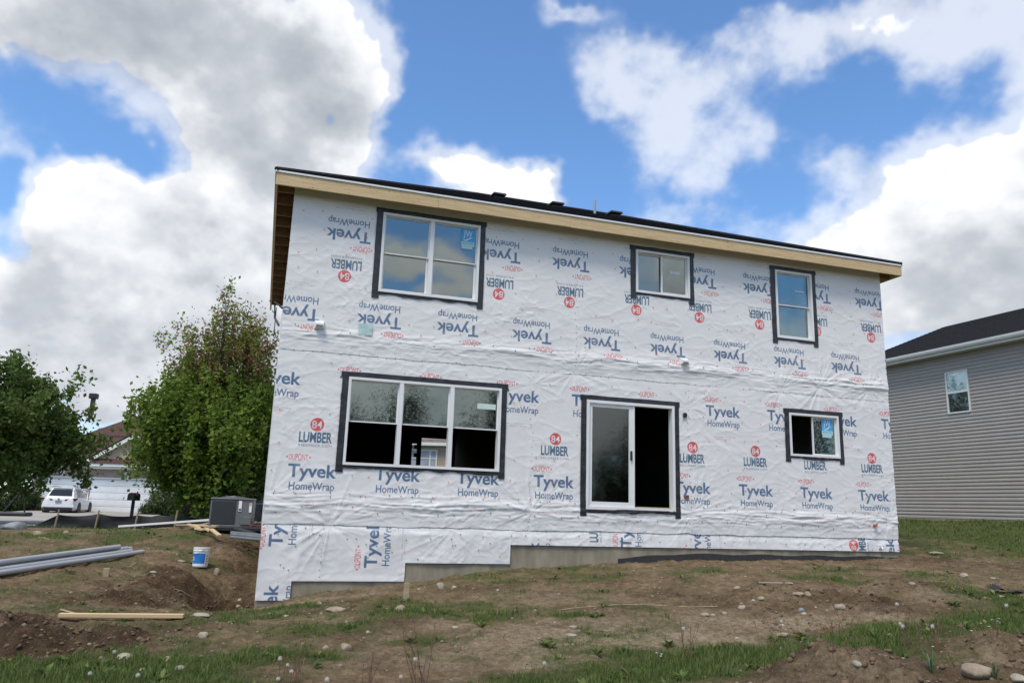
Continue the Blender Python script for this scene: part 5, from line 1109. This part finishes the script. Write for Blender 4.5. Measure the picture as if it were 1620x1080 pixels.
        for x in (-1.45, 1.42):
            w = empty('wheel', (x, s_*.83, .37), math.pi/2*0); w.parent = r
            b = MB(); b.lathe([(.24, -.12), (.33, -.125), (.37, -.09), (.37, .09), (.33, .125), (.24, .12)], n=24); b.build('tyre', M_['tyre'], w, smooth=True, rot=(math.pi/2, 0, 0))
            b = MB(); b.lathe([(0, -.09), (.05, -.1), (.06, -.07)], n=10)
            for q in range(5):
                a = q*2*math.pi/5; ca, sa = math.cos(a), math.sin(a)
                for zz in (-.1, .1): b.add([(.03*ca+.03*sa, .03*sa-.03*ca, zz), (.24*ca+.05*sa, .24*sa-.05*ca, zz*.9), (.24*ca-.05*sa, .24*sa+.05*ca, zz*.9), (.03*ca-.03*sa, .03*sa+.03*ca, zz)], [(0, 1, 2, 3)])
            b.lathe([(.22, -.1), (.25, -.12), (.25, .12), (.22, .1)], n=20); b.build('rim', M_['alloy'], w, rot=(math.pi/2, 0, 0))
            b = MB(); ya, yb = s_*.925, s_*.945; b.add([(x+.44*math.cos(a), y_, .40+.44*math.sin(a)) for y_ in (ya, yb) for a in np.linspace(-.25, math.pi+.25, 14)], [tuple(range(14, 28)), ]+[(i, i+1, 15+i, 14+i) for i in range(13)]); b.build('wheel_arch', M_['black'], r)
    b = MB(); b.box(-2.452, -2.40, -.80, .80, .36, .50, .02); b.build('lower_bumper', M_['black'], r)
    b = MB(); b.box(-2.40, -1.2, -.7, .7, .28, .40); b.build('underbody', M_['black'], r)
    b = MB(); b.box(-2.462, -2.44, -.85, .85, .52, .68, .02); b.build('bumper', paint, r)
    b = MB(); b.box(-2.46, -2.435, -.16, .16, .77, .90); pl = b.build('licence_plate', mat('plate_grey', (.2, .23, .26), .5, .2, 20), r)
    b = MB(); b.lathe([(.0, 0), (.05, 0), (.06, .012), (.0, .014)], n=14); b.build('badge', M_['alloy'], r, loc=(-2.445, 0, .98), rot=(0, -math.pi/2, 0))
    b = MB(); b.box(-1.9, -1.68, -.52, .52, 1.62, 1.655, .012); b.build('spoiler', paint, r)
    return r
hd = math.radians(90+16)
p = at(89, 815, 46.9)
suv('white crossover car parked on the driveway, facing the narrow garage door', (p[0]+2.42*math.cos(hd), 46.9+2.42*math.sin(hd), p[2]-.03), hd, M_['carpaint'])
p = at(418, 818, 33); suv('black car parked behind the air conditioner, mostly hidden by the wrapped house', (p[0]+.9, 33, H1(p[0], 33)+.02), math.radians(200), M_['carblack'])

# ------------------------------------------------------------------ street furniture and site things
p = at(207.5, 819, 33); mz = H1(p[0], 33); b = MB()
mb_ = empty('mailbox', (p[0], 33, mz), 0, 'black mailbox on a post beyond the black silt fence', 'mailbox')
b.box(-.05, .05, -.05, .05, 0, 1.0); b.build('post', M_['black'], mb_)
b = MB(); pr = [(-.10, 0), (.10, 0), (.10, .14)]+[(.10*math.cos(a), .14+.09*math.sin(a)) for a in np.linspace(0, math.pi, 8)[1:-1]]+[(-.10, .14)]; k = len(pr)
b.add([(x*1.4, yy, 1.0+z*1.4) for yy in (-.28, .28) for x, z in pr], [tuple(range(k)), tuple(range(k, 2*k))[::-1]]+[(i, k+i, k+(i+1) % k, (i+1) % k) for i in range(k)]); b.build('box', M_['black'], mb_)
b = MB(); b.box(.145, .16, -.1, .0, 1.2, 1.38); b.build('flag', M_['red'], mb_)

# silt fence
FY = 24.2; f0 = at(48, 834, FY); sf = empty('silt_fence', (f0[0], FY, H1(f0[0], FY)), 0, 'low black fabric silt fence sagging between wooden stakes', 'fence')
tops = [(50, 833), (93, 813.5), (156.5, 812), (218, 814.5), (280, 813), (345, 817), (402, 820)]
X = []; Tz = []
for i in range(len(tops)-1):
    for t in np.linspace(0, 1, 13)[:-1]:
        px = tops[i][0]+(tops[i+1][0]-tops[i][0])*t; py = tops[i][1]+(tops[i+1][1]-tops[i][1])*t+(3.2*4*t*(1-t) if i else 0); X.append(at(px, py, FY)[0]); Tz.append(at(px, py, FY)[2])
X = np.array(X); Tz = np.array(Tz); Bz = H(X, X*0+FY)-.06; rows = 9; V = []
for r in range(rows+1):
    t = r/rows; y = FY+.07*np.sin(X*3.1)*math.sin(t*3.14)+.05*(fbm(X*2.5, X*0+t*2.2, 3, 400)-.5)*2*math.sin(min(1, t+.1)*3.14)
    V.append(np.stack([X-f0[0], y-FY, Bz+(np.maximum(Tz, Bz+.02)-Bz)*t-sf.location.z], 1))
V = np.concatenate(V); n = len(X); i = (np.arange(rows)[:, None]*n+np.arange(n-1)[None]).ravel(); mesh_np('fabric', V, np.stack([i, i+1, i+1+n, i+n], 1), M_['fabric'], sf, smooth=True)
for tx, ty, bx, by in ((93.5, 805.5, 86, 833), (157, 806.5, 150, 834), (219, 808, 212.5, 835), (281, 807, 276, 831)):
    a = at(tx, ty, FY-.12); c = at(bx, by, FY-.12); b = MB(); b.tube([(c[0]-f0[0], -.12, c[2]-.1-sf.location.z), (a[0]-f0[0], -.12, a[2]-sf.location.z)], .026, 4); b.build('stake', M_['lumber'], sf)

# portable hoop: black base and slanting post under the left tree
p = at(22, 817, 40); hp = empty('basketball_hoop', (p[0], 40, H1(p[0], 40)+.04), .2, 'portable basketball hoop with a black base and slanted post below the left tree', 'basketball hoop')
b = MB(); b.box(-1.1, .7, -.45, .45, 0, .2, .06); b.build('base', M_['black'], hp)
b = MB(); b.tube([(-.5, 0, .2), (.2, 0, 1.3), (1.1, 0, 3.0)], .06, 8); b.tube([(.45, 0, .2), (.2, 0, 1.3)], .035, 6); b.build('post', M_['black'], hp)
b = MB(); b.box(1.2, 1.25, -.7, .7, 2.9, 3.8, .01); b.build('backboard', M_['steelgrey'], hp)
b = MB(); b.tube([(1.28+.23+.23*math.cos(a), .23*math.sin(a), 3.05) for a in np.linspace(0, 6.283, 19)], .012, 6); b.build('rim', M_['orange'], hp)

# air conditioner
ap = at(366, 832, 19.0); acy = math.radians(14)
ac = empty('air_conditioner', (ap[0], 19.0, ap[2]), acy, 'grey outdoor air conditioner unit beside the left wall of the wrapped house', 'air conditioner')
W_, D_, Hh = .98, .78, .64
b = MB(); b.box(-W_/2+.01, W_/2-.01, -D_/2+.01, D_/2-.01, .03, Hh-.02, .01); b.build('cabinet', M_['steelgrey'], ac)
b = MB()
for i in range(30): z = .06+i*(Hh-.12)/30; b.box(-W_/2+.05, .09, -D_/2-.006, -D_/2+.004, z, z+.010)
for i in range(7): x = -W_/2+.05+i*.087; b.box(x, x+.006, -D_/2-.010, -D_/2-.0065, .06, Hh-.06)
tag(b.build('front_grille', M_['grill'], ac), kind='stuff')
b = MB(); b.box(-W_/2+.045, .095, -D_/2+.005, -D_/2+.0095, .05, Hh-.05); b.build('coil', M_['grill'], ac)
b = MB(); b.box(-W_/2, W_/2, -D_/2-.012, D_/2, Hh-.02, Hh+.02, .012); b.box(-W_/2, W_/2, -D_/2-.012, D_/2, 0, .035, .008); b.build('rim', M_['steelgrey'], ac)
b = MB()
for r in (.08, .14, .20, .26, .32): b.tube([(r*math.cos(a), r*math.sin(a)*.95, Hh+.06-.03*(r/.32)**3) for a in np.linspace(0, 6.2832, 25)], .006, 5)
for a in np.linspace(0, 6.2832, 13)[:-1]: b.tube([(0, 0, Hh+.065), (.33*math.cos(a), .31*math.sin(a), Hh+.02)], .006, 5)
tag(b.build('fan_guard', M_['steelgrey'], ac), kind='stuff')
b = MB(); b.box(.15, .22, -D_/2-.004, -D_/2+.008, .36, .60); b.build('paper_label', M_['white'], ac)
b = MB(); b.box(.39, .45, -D_/2-.004, -D_/2+.008, .34, .55); b.build('paper_label', M_['white'], ac)
b = MB(); b.box(.16, .21, -D_/2-.008, -D_/2-.0045, .38, .42); b.build('label_print', M_['black'], ac)
b = MB(); b.box(.395, .445, -D_/2-.008, -D_/2-.0045, .50, .54); b.build('label_print', mat('label_orange', (.6, .3, .05), .5, .1, 5), ac)
b = MB(); b.box(.22, .46, -D_/2-.03, -D_/2+.005, .05, .24, .006); b.build('service_panel', M_['steelgrey'], ac)
pd = MB(); pd.box(-.62, .95, -.55, .5, -.09, -.002, .01); o = pd.build('equipment_pad', M_['black'], None, loc=(ap[0], 19.0, ap[2]), rot=(0, 0, acy)); tag(o, 'black plastic pad under the grey air conditioner', 'pad')
def rod(name, label, cat, P0, P1, r, m, group=None, n=10, hollow=False, grp=None):
    P0, P1 = Vector(P0), Vector(P1); b = MB(); L = P1-P0
    if hollow:
        L_ = L.length; b.lathe([(r, 0), (r, L_), (r*.86, L_), (r*.86, .0), (r, 0)], n=14); o = b.build(name, m, None, smooth=False, loc=P0); o.rotation_euler = L.to_track_quat('Z', 'Y').to_euler()
    else: b.tube([(0, 0, 0), L], r, n); o = b.build(name, m, None, loc=P0)
    return tag(o, label, cat, group)
def P3(px, py, Y, dz=0): q = at(px, py, Y); return (float(q[0]), float(q[1]), float(q[2])+dz)
def board(label, a, c, w, t, m=None, name='board', cat='board', group=None, roll=0):
    a, c = Vector(a), Vector(c); L = c-a; b = MB(); b.box(0, L.length, -w/2, w/2, -t/2, t/2, .003); o = b.build(name, m or M_['lumber'], None, loc=a)
    ax = L.normalized(); up = Vector((0, 0, 1)); sd = up.cross(ax).normalized(); up = ax.cross(sd); M = Matrix((ax, sd, up)).transposed(); o.rotation_euler = (M @ Matrix.Rotation(roll, 3, 'X')).to_euler(); return tag(o, label, cat, group)
# black corrugated drain pipe and cables by the pad
rod('drain_pipe', 'black drain pipe lying below the air conditioner towards the house', 'pipe', P3(372, 836, 17.6), P3(425, 852, 16.6), .05, M_['black'])
board('white board lying against the ground right of the air conditioner', P3(396, 826, 19.8), P3(424, 827, 19.2), .1, .04, M_['white'])
for i, (a, c, lab) in enumerate([((366, 842, 17.2), (418, 847, 16.7), 'topmost short grey pipe under the air conditioner'), ((366, 845, 17.0), (418, 850, 16.5), 'middle short grey pipe under the air conditioner'), ((365, 849, 16.8), (418, 854, 16.3), 'lowest short grey pipe under the air conditioner')]):
    rod('plastic_pipe', lab, 'pipe', P3(*a), P3(*c), .034, mat('shaded_pvc', (.13, .135, .145), .6, .2, 6), 'short grey pipes under the air conditioner', hollow=True)  # pipe grey darkened to carry the shade under the air conditioner
rod('red_hose', 'red and copper refrigerant line by the foot of the air conditioner', 'hose', P3(388, 829, 18.4), P3(418, 832, 17.8), .014, mat('hose_red', (.16, .03, .025), .6, .2, 8))
# long white board lying on the crest, and the loose pile of offcuts
board('long pale board lying along the crest left of the air conditioner', P3(190, 833.5, 21.6, .02), P3(336, 824.5, 19.4, .04), .12, .05, M_['trimw'])
OFF = [((336, 828, 18.9), (305, 835, 19.2), 'reddish plank at the back of the offcut pile', M_['lumber']), ((298, 831, 19.0), (322, 839, 18.3), 'pale stick at the left of the offcut pile', M_['pine']), ((304, 832, 18.8), (343, 834, 18.5), 'pale stick lying across the middle of the offcut pile', M_['pine']), ((310, 838, 18.3), (322, 840, 18.0), 'short stick at the front of the offcut pile', M_['pine']),
       ((322, 835, 18.4), (344, 834.5, 18.2), 'thick offcut below the air conditioner corner', M_['lumber']), ((334, 839, 17.8), (347, 849, 17.2), 'pale stick sliding down the bank under the air conditioner', M_['pine']), ((280, 832, 19.4), (300, 832, 19.2), 'flat brown offcut left of the pile', M_['lumber']), ((326, 838, 18.0), (333, 842, 17.8), 'stubby offcut under the pile', M_['pine'])]
for a, c, lab, m in OFF: board(lab, P3(*a, .03), P3(*c, .03), .09, .04, m, 'offcut', 'board', 'wood offcuts piled beside the air conditioner')
# plank in the foreground left, supported by the ground
a = ghit(93, 979); c = ghit(290, 979); a = a+[0, 0, .05]; c = c+[0, 0, .04]; board('pale wooden stud lying level across the dug ground at lower left', a, c, .09, .045, M_['pine'])
board('short splinter of wood above the left end of the stud', ghit(96, 966)+[0, 0, .02], ghit(117, 972)+[0, 0, .02], .03, .012)
q = ghit(167, 911); b = MB(); b.box(-.045, .045, -.02, .02, -.1, .13, .003); tag(b.build('survey_stake', M_['lumber'], None, loc=tuple(q), rot=(0, .04, .3)), 'short wooden stake stub below the grey pipes', 'stake')
q = ghit(642, 951); b = MB(); b.box(-.04, .04, -.016, .016, -.1, .245, .003); tag(b.build('survey_stake', M_['lumber'], None, loc=tuple(q), rot=(0, 0, .2)), 'wooden stake standing in front of the stepped foundation', 'stake')
# bundle of grey pipes
base0, base1 = np.array([-7.02, 15.5]), np.array([-8.15, 9.7]); dr_ = (base1-base0)/np.linalg.norm(base1-base0); sd_ = np.array([-dr_[1], dr_[0]])
pz0 = at(226, 876, 15.5)[2]; pz1 = at(0, 914, 12.0)[2]; sl = (pz1-pz0)/3.56
lab = ['nearest of the long grey pipes, lowest on the slope', 'second long grey pipe from the front of the bundle', 'third long grey pipe from the front of the bundle', 'rearmost long grey pipe of the bundle on the ground', 'long grey pipe lying on top of the bundle']
for k, (o_, up, st) in enumerate(((0, 0, 0), (.13, .025, .16), (.27, .06, .1), (.41, .095, .75), (.205, .125, .42))):
    s0 = base0+dr_*st-sd_*o_*-1*-1+np.array([0, 0]); s0 = base0+dr_*st+sd_*(-o_ if sd_[1] > 0 else o_)*-1
    e0 = s0+dr_*5.6; rod('plastic_pipe', lab[k], 'pipe', (s0[0], s0[1], pz0+.042+up+sl*st), (e0[0], e0[1], pz0+.042+up+sl*(st+5.6)), .043, M_['pvc'], 'long grey pipes bundled on the left slope', hollow=True)
q0 = P3(190, 872, 15.6); rod('plastic_pipe', 'short grey pipe end sticking up behind the long pipes', 'pipe', (q0[0], q0[1], q0[2]+.02), P3(207, 867.5, 15.9), .043, M_['pvc'], 'long grey pipes bundled on the left slope', hollow=True)
# bucket
q = ghit(316, 896.5); bk = empty('bucket', (q[0], q[1], q[2]), 0, 'white plastic bucket with a blue label standing on the bank', 'bucket'); bk.rotation_euler = (.03, .04, 2.25)
k = 1.0; b = MB(); b.lathe([(0, 0), (.128, 0), (.132, .01), (.148, .30), (.156, .30), (.156, .315), (.149, .32), (.150, .345), (.158, .345), (.158, .365), (.147, .368), (.145, .34), (.14, .02), (0, .02)], n=32); b.build('pail', M_['white'], bk, smooth=False)
def patch(name, m, a0, a1, z0, z1, ro=.005):
    b = MB(); n = 14; V = []
    for i in range(n+1):
        a = a0+(a1-a0)*i/n
        for z in (z0, z1): r = .132+(.148-.132)*(z/.30)+ro; V.append((r*math.cos(a), r*math.sin(a), z))
    b.add(V, [(2*i, 2*i+2, 2*i+3, 2*i+1) for i in range(n)]); return b.build(name, m, bk)
patch('label', M_['blue'], 1.5, 3.35, .035, .255)
for z, a0, a1 in ((.17, 1.52, 1.95), (.185, 1.55, 1.8), (.13, 1.5, 2.0)): patch('label_print', M_['white'], a0, a1, z, z+.013, .007)
for z in (.05, .10, .15, .20): patch('side_print', M_['steelgrey'], 3.55, 3.72, z, z+.025, .006)
b = MB(); b.tube([(.16*math.cos(a), .16*math.sin(a), .335-.12*max(0, math.sin(a))) for a in np.linspace(0, math.pi, 15)], .0035, 5); b.build('handle', M_['steelgrey'], bk)
# boulder at the left, stones, debris
def stone(label, px, py, wpx, asp, m, seed, group=None, name='stone', flat=.7, Yfix=None):
    q = ghit(px, py); w = wpx/F_PX*np.linalg.norm(q)*.96/2; V, F = ico(3); rs = np.random.RandomState(seed)
    n = fbm(V[:, 0]*1.3+seed, V[:, 1]*1.3+V[:, 2]*1.1, 3, seed); V = V*(1+.55*(n-.5))[:, None]
    for _ in range(5):                                                    # worn facets
        d = rs.randn(3); d /= np.linalg.norm(d); t = V@d; c = rs.uniform(.62, .85); k = t > c; V[k] -= np.outer((t[k]-c)*.85, d)
    V = V*np.array([w, w*rs.uniform(.7, 1), w*asp]); o = mesh_np(name, V, F, m, None, smooth=True, loc=(q[0], q[1], q[2]+w*asp*.22)); o.rotation_euler = (0, 0, rs.uniform(-.4, .4)); return tag(o, label, 'rock', group)
S1, S2, S3 = M_['stone'], M_['stone2'], M_['stone3']
for a in [('large tan rock perched on the dirt at the lower right corner', 1545, 1064, 44, .52, S1, 1), ('round brown-grey stone on the bare soil at bottom left of centre', 546, 1027, 20, .8, S1, 2), ('smaller round stone just left of the brown-grey one', 515, 1026, 12, .7, S1, 3), ('smooth pale oval stone in the grass at lower left', 196, 1041, 20, .62, S2, 4),
          ('pale round stone on a little hump below the stud', 321, 1007, 15, .8, S2, 5), ('flat pale stone right of the end of the stud', 317, 974, 27, .3, S2, 6), ('pale upright stone on the bank below the bucket', 343, 908, 11, 1.3, S1, 7), ('white broken stone in the grass at lower left', 285, 1059, 14, .7, S2, 8),
          ('flat tan slab of rock in the grass below the foundation corner', 533, 965, 33, .28, S1, 9), ('small upright stone left of the tan slab', 505, 956, 9, .9, S1, 10), ('pointed brown rock in the grass in front of the wooden stake', 633, 966, 20, .75, S1, 11), ('pale pointed rock leaning at the foot of the foundation', 697, 929, 14, .95, S2, 12), ('flat pale stone right of the rock at the foundation', 719, 929, 11, .5, S2, 13),
          ('grey-white boulder by the driveway at the far left', 21, 836, 32, .5, S3, 14), ('brown rock on the slope under the boulder', 60, 846, 17, .6, S1, 15), ('brown stone on the crest left of the pipes', 104, 844, 8, .9, S1, 16),
          ('pale stone on the bare ground, left of three in the middle right', 1174, 962, 14, .65, S2, 17), ('flat orange-tan stone below the pale one', 1115, 973, 15, .5, S1, 18), ('small white stone right of the orange-tan one', 1128, 974, 8, .8, S2, 19), ('rounded stone right of the small white one', 1146, 971, 10, .7, S1, 20), ('blue-grey stone among the hump stones', 1268, 966, 10, .9, S3, 21), ('pale stone just below the blue-grey one', 1272, 971, 9, .6, S2, 22),
          ('pale oval stone on the right of the hump', 1330, 961, 19, .5, S2, 23), ('flat tan stone on top of the hump, left', 1263, 940, 18, .35, S1, 24), ('tan stone on top of the hump, right', 1278, 941, 11, .8, S1, 25), ('tan stone on the slope left of the hump', 1166, 930, 13, .45, S1, 26), ('small pale stone at the left foot of the hump', 1192, 951, 8, .7, S2, 27), ('brown stone at the left foot of the hump', 1204, 947, 13, .5, S1, 28),
          ('flat brown stone lying at the edge of the right-hand grass', 1238, 1005, 20, .45, S1, 29), ('tan stone near the top of the right-hand dirt mound', 1443, 924, 10, .6, S1, 30), ('pale stone on the bare soil beyond the right-hand mound', 1525, 911, 12, .6, S2, 31), ('small pale stone right of that on the slope', 1571, 915, 8, .5, S2, 32), ('flat pale slab by the grass beyond the house corner', 1480, 875, 22, .2, S2, 33),
          ('pale flat stone in the middle of the bare ground', 903, 1005, 20, .3, S2, 34), ('flat pale stone above that one', 907, 992, 14, .35, S2, 35), ('small pale stone on the green patch edge', 720, 993, 11, .55, S2, 36), ('small pale stone left of centre on the brown soil', 582, 1001, 8, .8, S2, 37), ('white flat chip in the grass below the foundation corner', 452, 974, 10, .35, S2, 38), ('half-buried pale stone at the bottom right edge', 1612, 1074, 22, .5, S2, 39), ('pale stone topping the clods at the bottom right', 1357, 1052, 14, .9, S2, 40), ('pale stone in the pit left of the house corner', 379, 951, 9, .8, S2, 41), ('second pale stone in the pit, just below the first', 377, 959, 8, .6, S1, 42), ('tan stone by the bare mound at the right edge', 1584, 944, 10, .5, S1, 43), ('pale stone at the left edge of the green strip', 1139, 1023, 8, .6, S2, 44), ('small white stone in the grass near the right dandelions', 1407, 1005, 7, .8, S2, 45), ('red-brown stone among weeds at lower left', 225, 1060, 11, .6, S1, 46), ('flat pale stone on the slope above the stud', 243, 905, 11, .35, S2, 47), ('flat stone on the bank left of the bucket', 287, 888, 14, .3, S1, 48)]:
    stone(*a)
a = ghit(1203, 923); c = ghit(1252, 924); board('thin white strip of trim lying on the soil at right of centre', a+[0, 0, .02], c+[0, 0, .02], .05, .008, M_['white'], 'trim_strip', 'scrap')
# black plastic scrap
q = ghit(1592, 938); rs2 = np.random.RandomState(8); n = 14; X, Y = np.meshgrid(np.linspace(-.24, .30, n), np.linspace(-.12, .12, 8)); Z = .10*np.exp(-((X+.15)/.1)**2)*(1-np.abs(Y)*4)+.05*fbm(X*9, Y*9, 3, 9)
i = (np.arange(7)[:, None]*n+np.arange(n-1)[None]).ravel(); o = mesh_np('plastic_scrap', np.stack([X.ravel(), Y.ravel(), Z.ravel()], 1), np.stack([i, i+1, i+1+n, i+n], 1), M_['black'], None, smooth=True, loc=(q[0], q[1], q[2]+.01)); tag(o, 'crumpled black plastic scrap on the soil near the right edge', 'scrap')
# string trailing over the bare ground
P = []
for px, py in ((885, 966), (905, 963), (940, 960), (975, 957.5), (1010, 957), (1050, 958.5), (1090, 961), (1135, 960)): q = ghit(px, py); P.append((q[0], q[1], q[2]+.012))
b = MB(); b.tube(P, .006, 5); tag(b.build('string_line', M_['lumber']), 'thin pale cord trailing across the bare ground in front of the patio door', 'cord')
# twigs and straw on the left bank
for (a, c, lab) in (((60, 851), (78, 854), 'thin twig on the soil left of the grey pipes'), ((205, 897), (222, 889), 'bent pale twig on the slope under the pipes'), ((275, 932), (300, 944), 'pale root sticking out of the dug bank')):
    p, q = ghit(*a), ghit(*c); b = MB(); b.tube([p+[0, 0, .01], (p+q)/2+[0, 0, .035], q+[0, 0, .015]], .008, 5); tag(b.build('twig', M_['lumber']), lab, 'twig')

# ------------------------------------------------------------------ dandelions gone to seed, dry stems, small white flowers
def dandelion(px, py, hpx, label):
    """(px, py) = centre of the seed head, hpx = how far below it the stem meets the ground"""
    base = ghit(px, min(py+hpx, 1190)); Y = base[1]; top = at(px, py, Y); h = max(.1, top[2]-base[2]); r = random.Random(int(px*7+py))
    o = empty('dandelion', (top[0], Y, base[2]), r.uniform(0, 6), label, 'dandelion', 'dandelion clocks standing in the foreground')
    b = MB(); lx = r.uniform(-.02, .02); b.tube([(lx, .01, -.02), (lx*.4, 0, h*.5), (0, 0, h)], .0028, 5); b.build('stem', M_['stem'], o)
    V, F = ico(2); b = MB(); R = .019*r.uniform(.8, 1.15); b.lathe([(0, -.005), (.006, -.003), (.006, .004), (0, .006)], 0, 0, h, 8)
    for v in V:
        d = Vector(v).normalized(); p = Vector((0, 0, h))+d*R; s = d.orthogonal().normalized(); t = d.cross(s); q = R*.20
        b.add([Vector((0, 0, h)), p+s*.0004, p-s*.0004], [(0, 1, 2)])
        b.add([p+s*q, p+t*q+d*.001, p-s*q, p-t*q+d*.001], [(0, 1, 2, 3)])
    b.build('seed_head', M_['puff'], o)
for a in [(443, 1041, 38, 'leftmost dandelion clock of the pair right of the lower-left grass'), (455, 1051, 34, 'right-hand and lower dandelion clock of that pair'), (461, 1061, 26, 'flattened dandelion clock just below the pair'), (440, 1073, 20, 'dandelion clock at the bottom edge under the pair'), (517, 1076, 18, 'dandelion clock cut by the bottom edge, left of centre'), (657, 1042, 40, 'single dandelion clock beside the tall red-brown weed stems'), (634, 1071, 18, 'small dandelion clock low beside the red-brown weed stems'),
          (1081, 993, 34, 'dandelion clock at the left end of the green strip'), (1419, 955, 22, 'dandelion clock on the bare mound at right'), (1424, 986, 36, 'upper of two touching dandelion clocks at right'), (1428, 990, 34, 'lower of two touching dandelion clocks at right'), (1475, 990, 34, 'dandelion clock right of the touching pair'), (1592, 957, 22, 'rightmost dandelion clock near the right edge'), (181, 1030, 22, 'dandelion clock in the grass at lower left'), (217, 1075, 12, 'dandelion clock cut by the bottom edge at lower left'), (141, 1074, 10, 'small faint dandelion clock near the lower-left corner'), (1236, 982, 30, 'faint dandelion clock above the green strip in the middle right'), (861, 1048, 26, 'dandelion clock at the left tip of the dark green strip')]: dandelion(*a)
def drystems(px, py, n, hpx, label):
    base = ghit(px, py); r = random.Random(px); o = empty('dry_weed', tuple(base), 0, label, 'weed', 'dry reddish weed stems'); 
    for i in range(n):
        h = hpx/F_PX*base[1]*r.uniform(.6, 1.1); x, y = r.uniform(-.1, .1), r.uniform(-.1, .1); t = Vector((x+r.uniform(-.12, .12)*h*4, y+r.uniform(-.1, .1), h)); b = MB(); m = Vector((x, y, 0)).lerp(t, .5)+Vector((r.uniform(-.02, .02), 0, 0))
        b.tube([(x, y, -.03), m, t], [.0035, .003, .0018], 5)
        for k in range(r.randint(1, 4)): s = Vector((x, y, 0)).lerp(t, r.uniform(.5, .95)); b.tube([s, s+Vector((r.uniform(-.05, .05), r.uniform(-.03, .03), r.uniform(.01, .06)))], .0018, 4)
        b.tube([t, t+Vector((0, 0, .015))], [.005, .003], 5); b.build('stem', M_['stem'], o)
drystems(665, 1082, 7, 85, 'clump of tall red-brown weed stems at bottom centre'); drystems(460, 1085, 6, 55, 'red-brown weed stems under the pair of dandelion clocks'); drystems(1430, 1030, 6, 62, 'red-brown weed stems around the touching dandelion clocks'); drystems(1480, 1035, 4, 50, 'red-brown weed stems right of the touching dandelion clocks'); drystems(1325, 1030, 5, 62, 'red-brown weed stems in the middle of the green strip'); drystems(1080, 1045, 5, 55, 'red-brown weed stems at the left end of the green strip'); drystems(1215, 1030, 3, 50, 'thin weed stems above the flat brown stone'); drystems(590, 1085, 4, 45, 'sparse red-brown stems left of the tall clump')
def flowers(px, py, n, label):
    base = ghit(px, py); r = random.Random(px+1); o = empty('white_flower', tuple(base), 0, label, 'flower', 'small white wildflowers')
    for i in range(n):
        x, y, h = r.uniform(-.09, .09), r.uniform(-.06, .06), r.uniform(.12, .2); b = MB(); b.tube([(x*.3, y*.3, -.02), (x, y, h)], .002, 4); s = b.build('stem', M_['stem'], o); b = MB()
        for k in range(5): a = k*1.2566; c, q = math.cos(a), math.sin(a); b.add([(x, y, h), (x+.008*c-.005*q, y+.008*q+.005*c, h+.004), (x+.016*c, y+.016*q, h+.006), (x+.008*c+.005*q, y+.008*q-.005*c, h+.004)], [(0, 1, 2, 3)])
        b.build('petals', M_['petal'], s)
flowers(1572, 1012, 6, 'cluster of small white flowers in the right-hand grass'); flowers(1032, 1058, 3, 'few small white flowers at the left tip of the green strip'); flowers(1530, 1030, 1, 'single white flower left of the flower cluster')
# broad grass blades in the lower right foreground
for px, py, s, lab in ((1475, 1066, 1, 'tall broad grass tuft near the big tan rock'), (1150, 1072, .6, 'broad grass tuft in the middle of the green strip'), (1575, 1075, .6, 'grass tuft at the bottom right edge')):
    base = ghit(px, py); r = random.Random(px); o = empty('grass_tuft', tuple(base), 0, lab, 'grass'); b = MB()
    for i in range(9):
        a = r.uniform(0, 6.28); h = r.uniform(.1, .24)*s; l = r.uniform(.04, .16)*s; d = Vector((math.cos(a), math.sin(a), 0)); e_ = Vector((-d.y, d.x, 0))*.008*s; P = [Vector((0, 0, -.01)), d*l*.3+Vector((0, 0, h*.6)), d*l*.7+Vector((0, 0, h)), d*l*1.3+Vector((0, 0, h*.9))]
        V = []
        for j, p in enumerate(P): V += [p-e_*(1-j*.3), p+e_*(1-j*.3)]
        b.add(V, [(2*j, 2*j+1, 2*j+3, 2*j+2) for j in range(3)])
    q = b.build('blades', mat('broad_blade', (.05, .10, .04), .5, .3, 6), o)
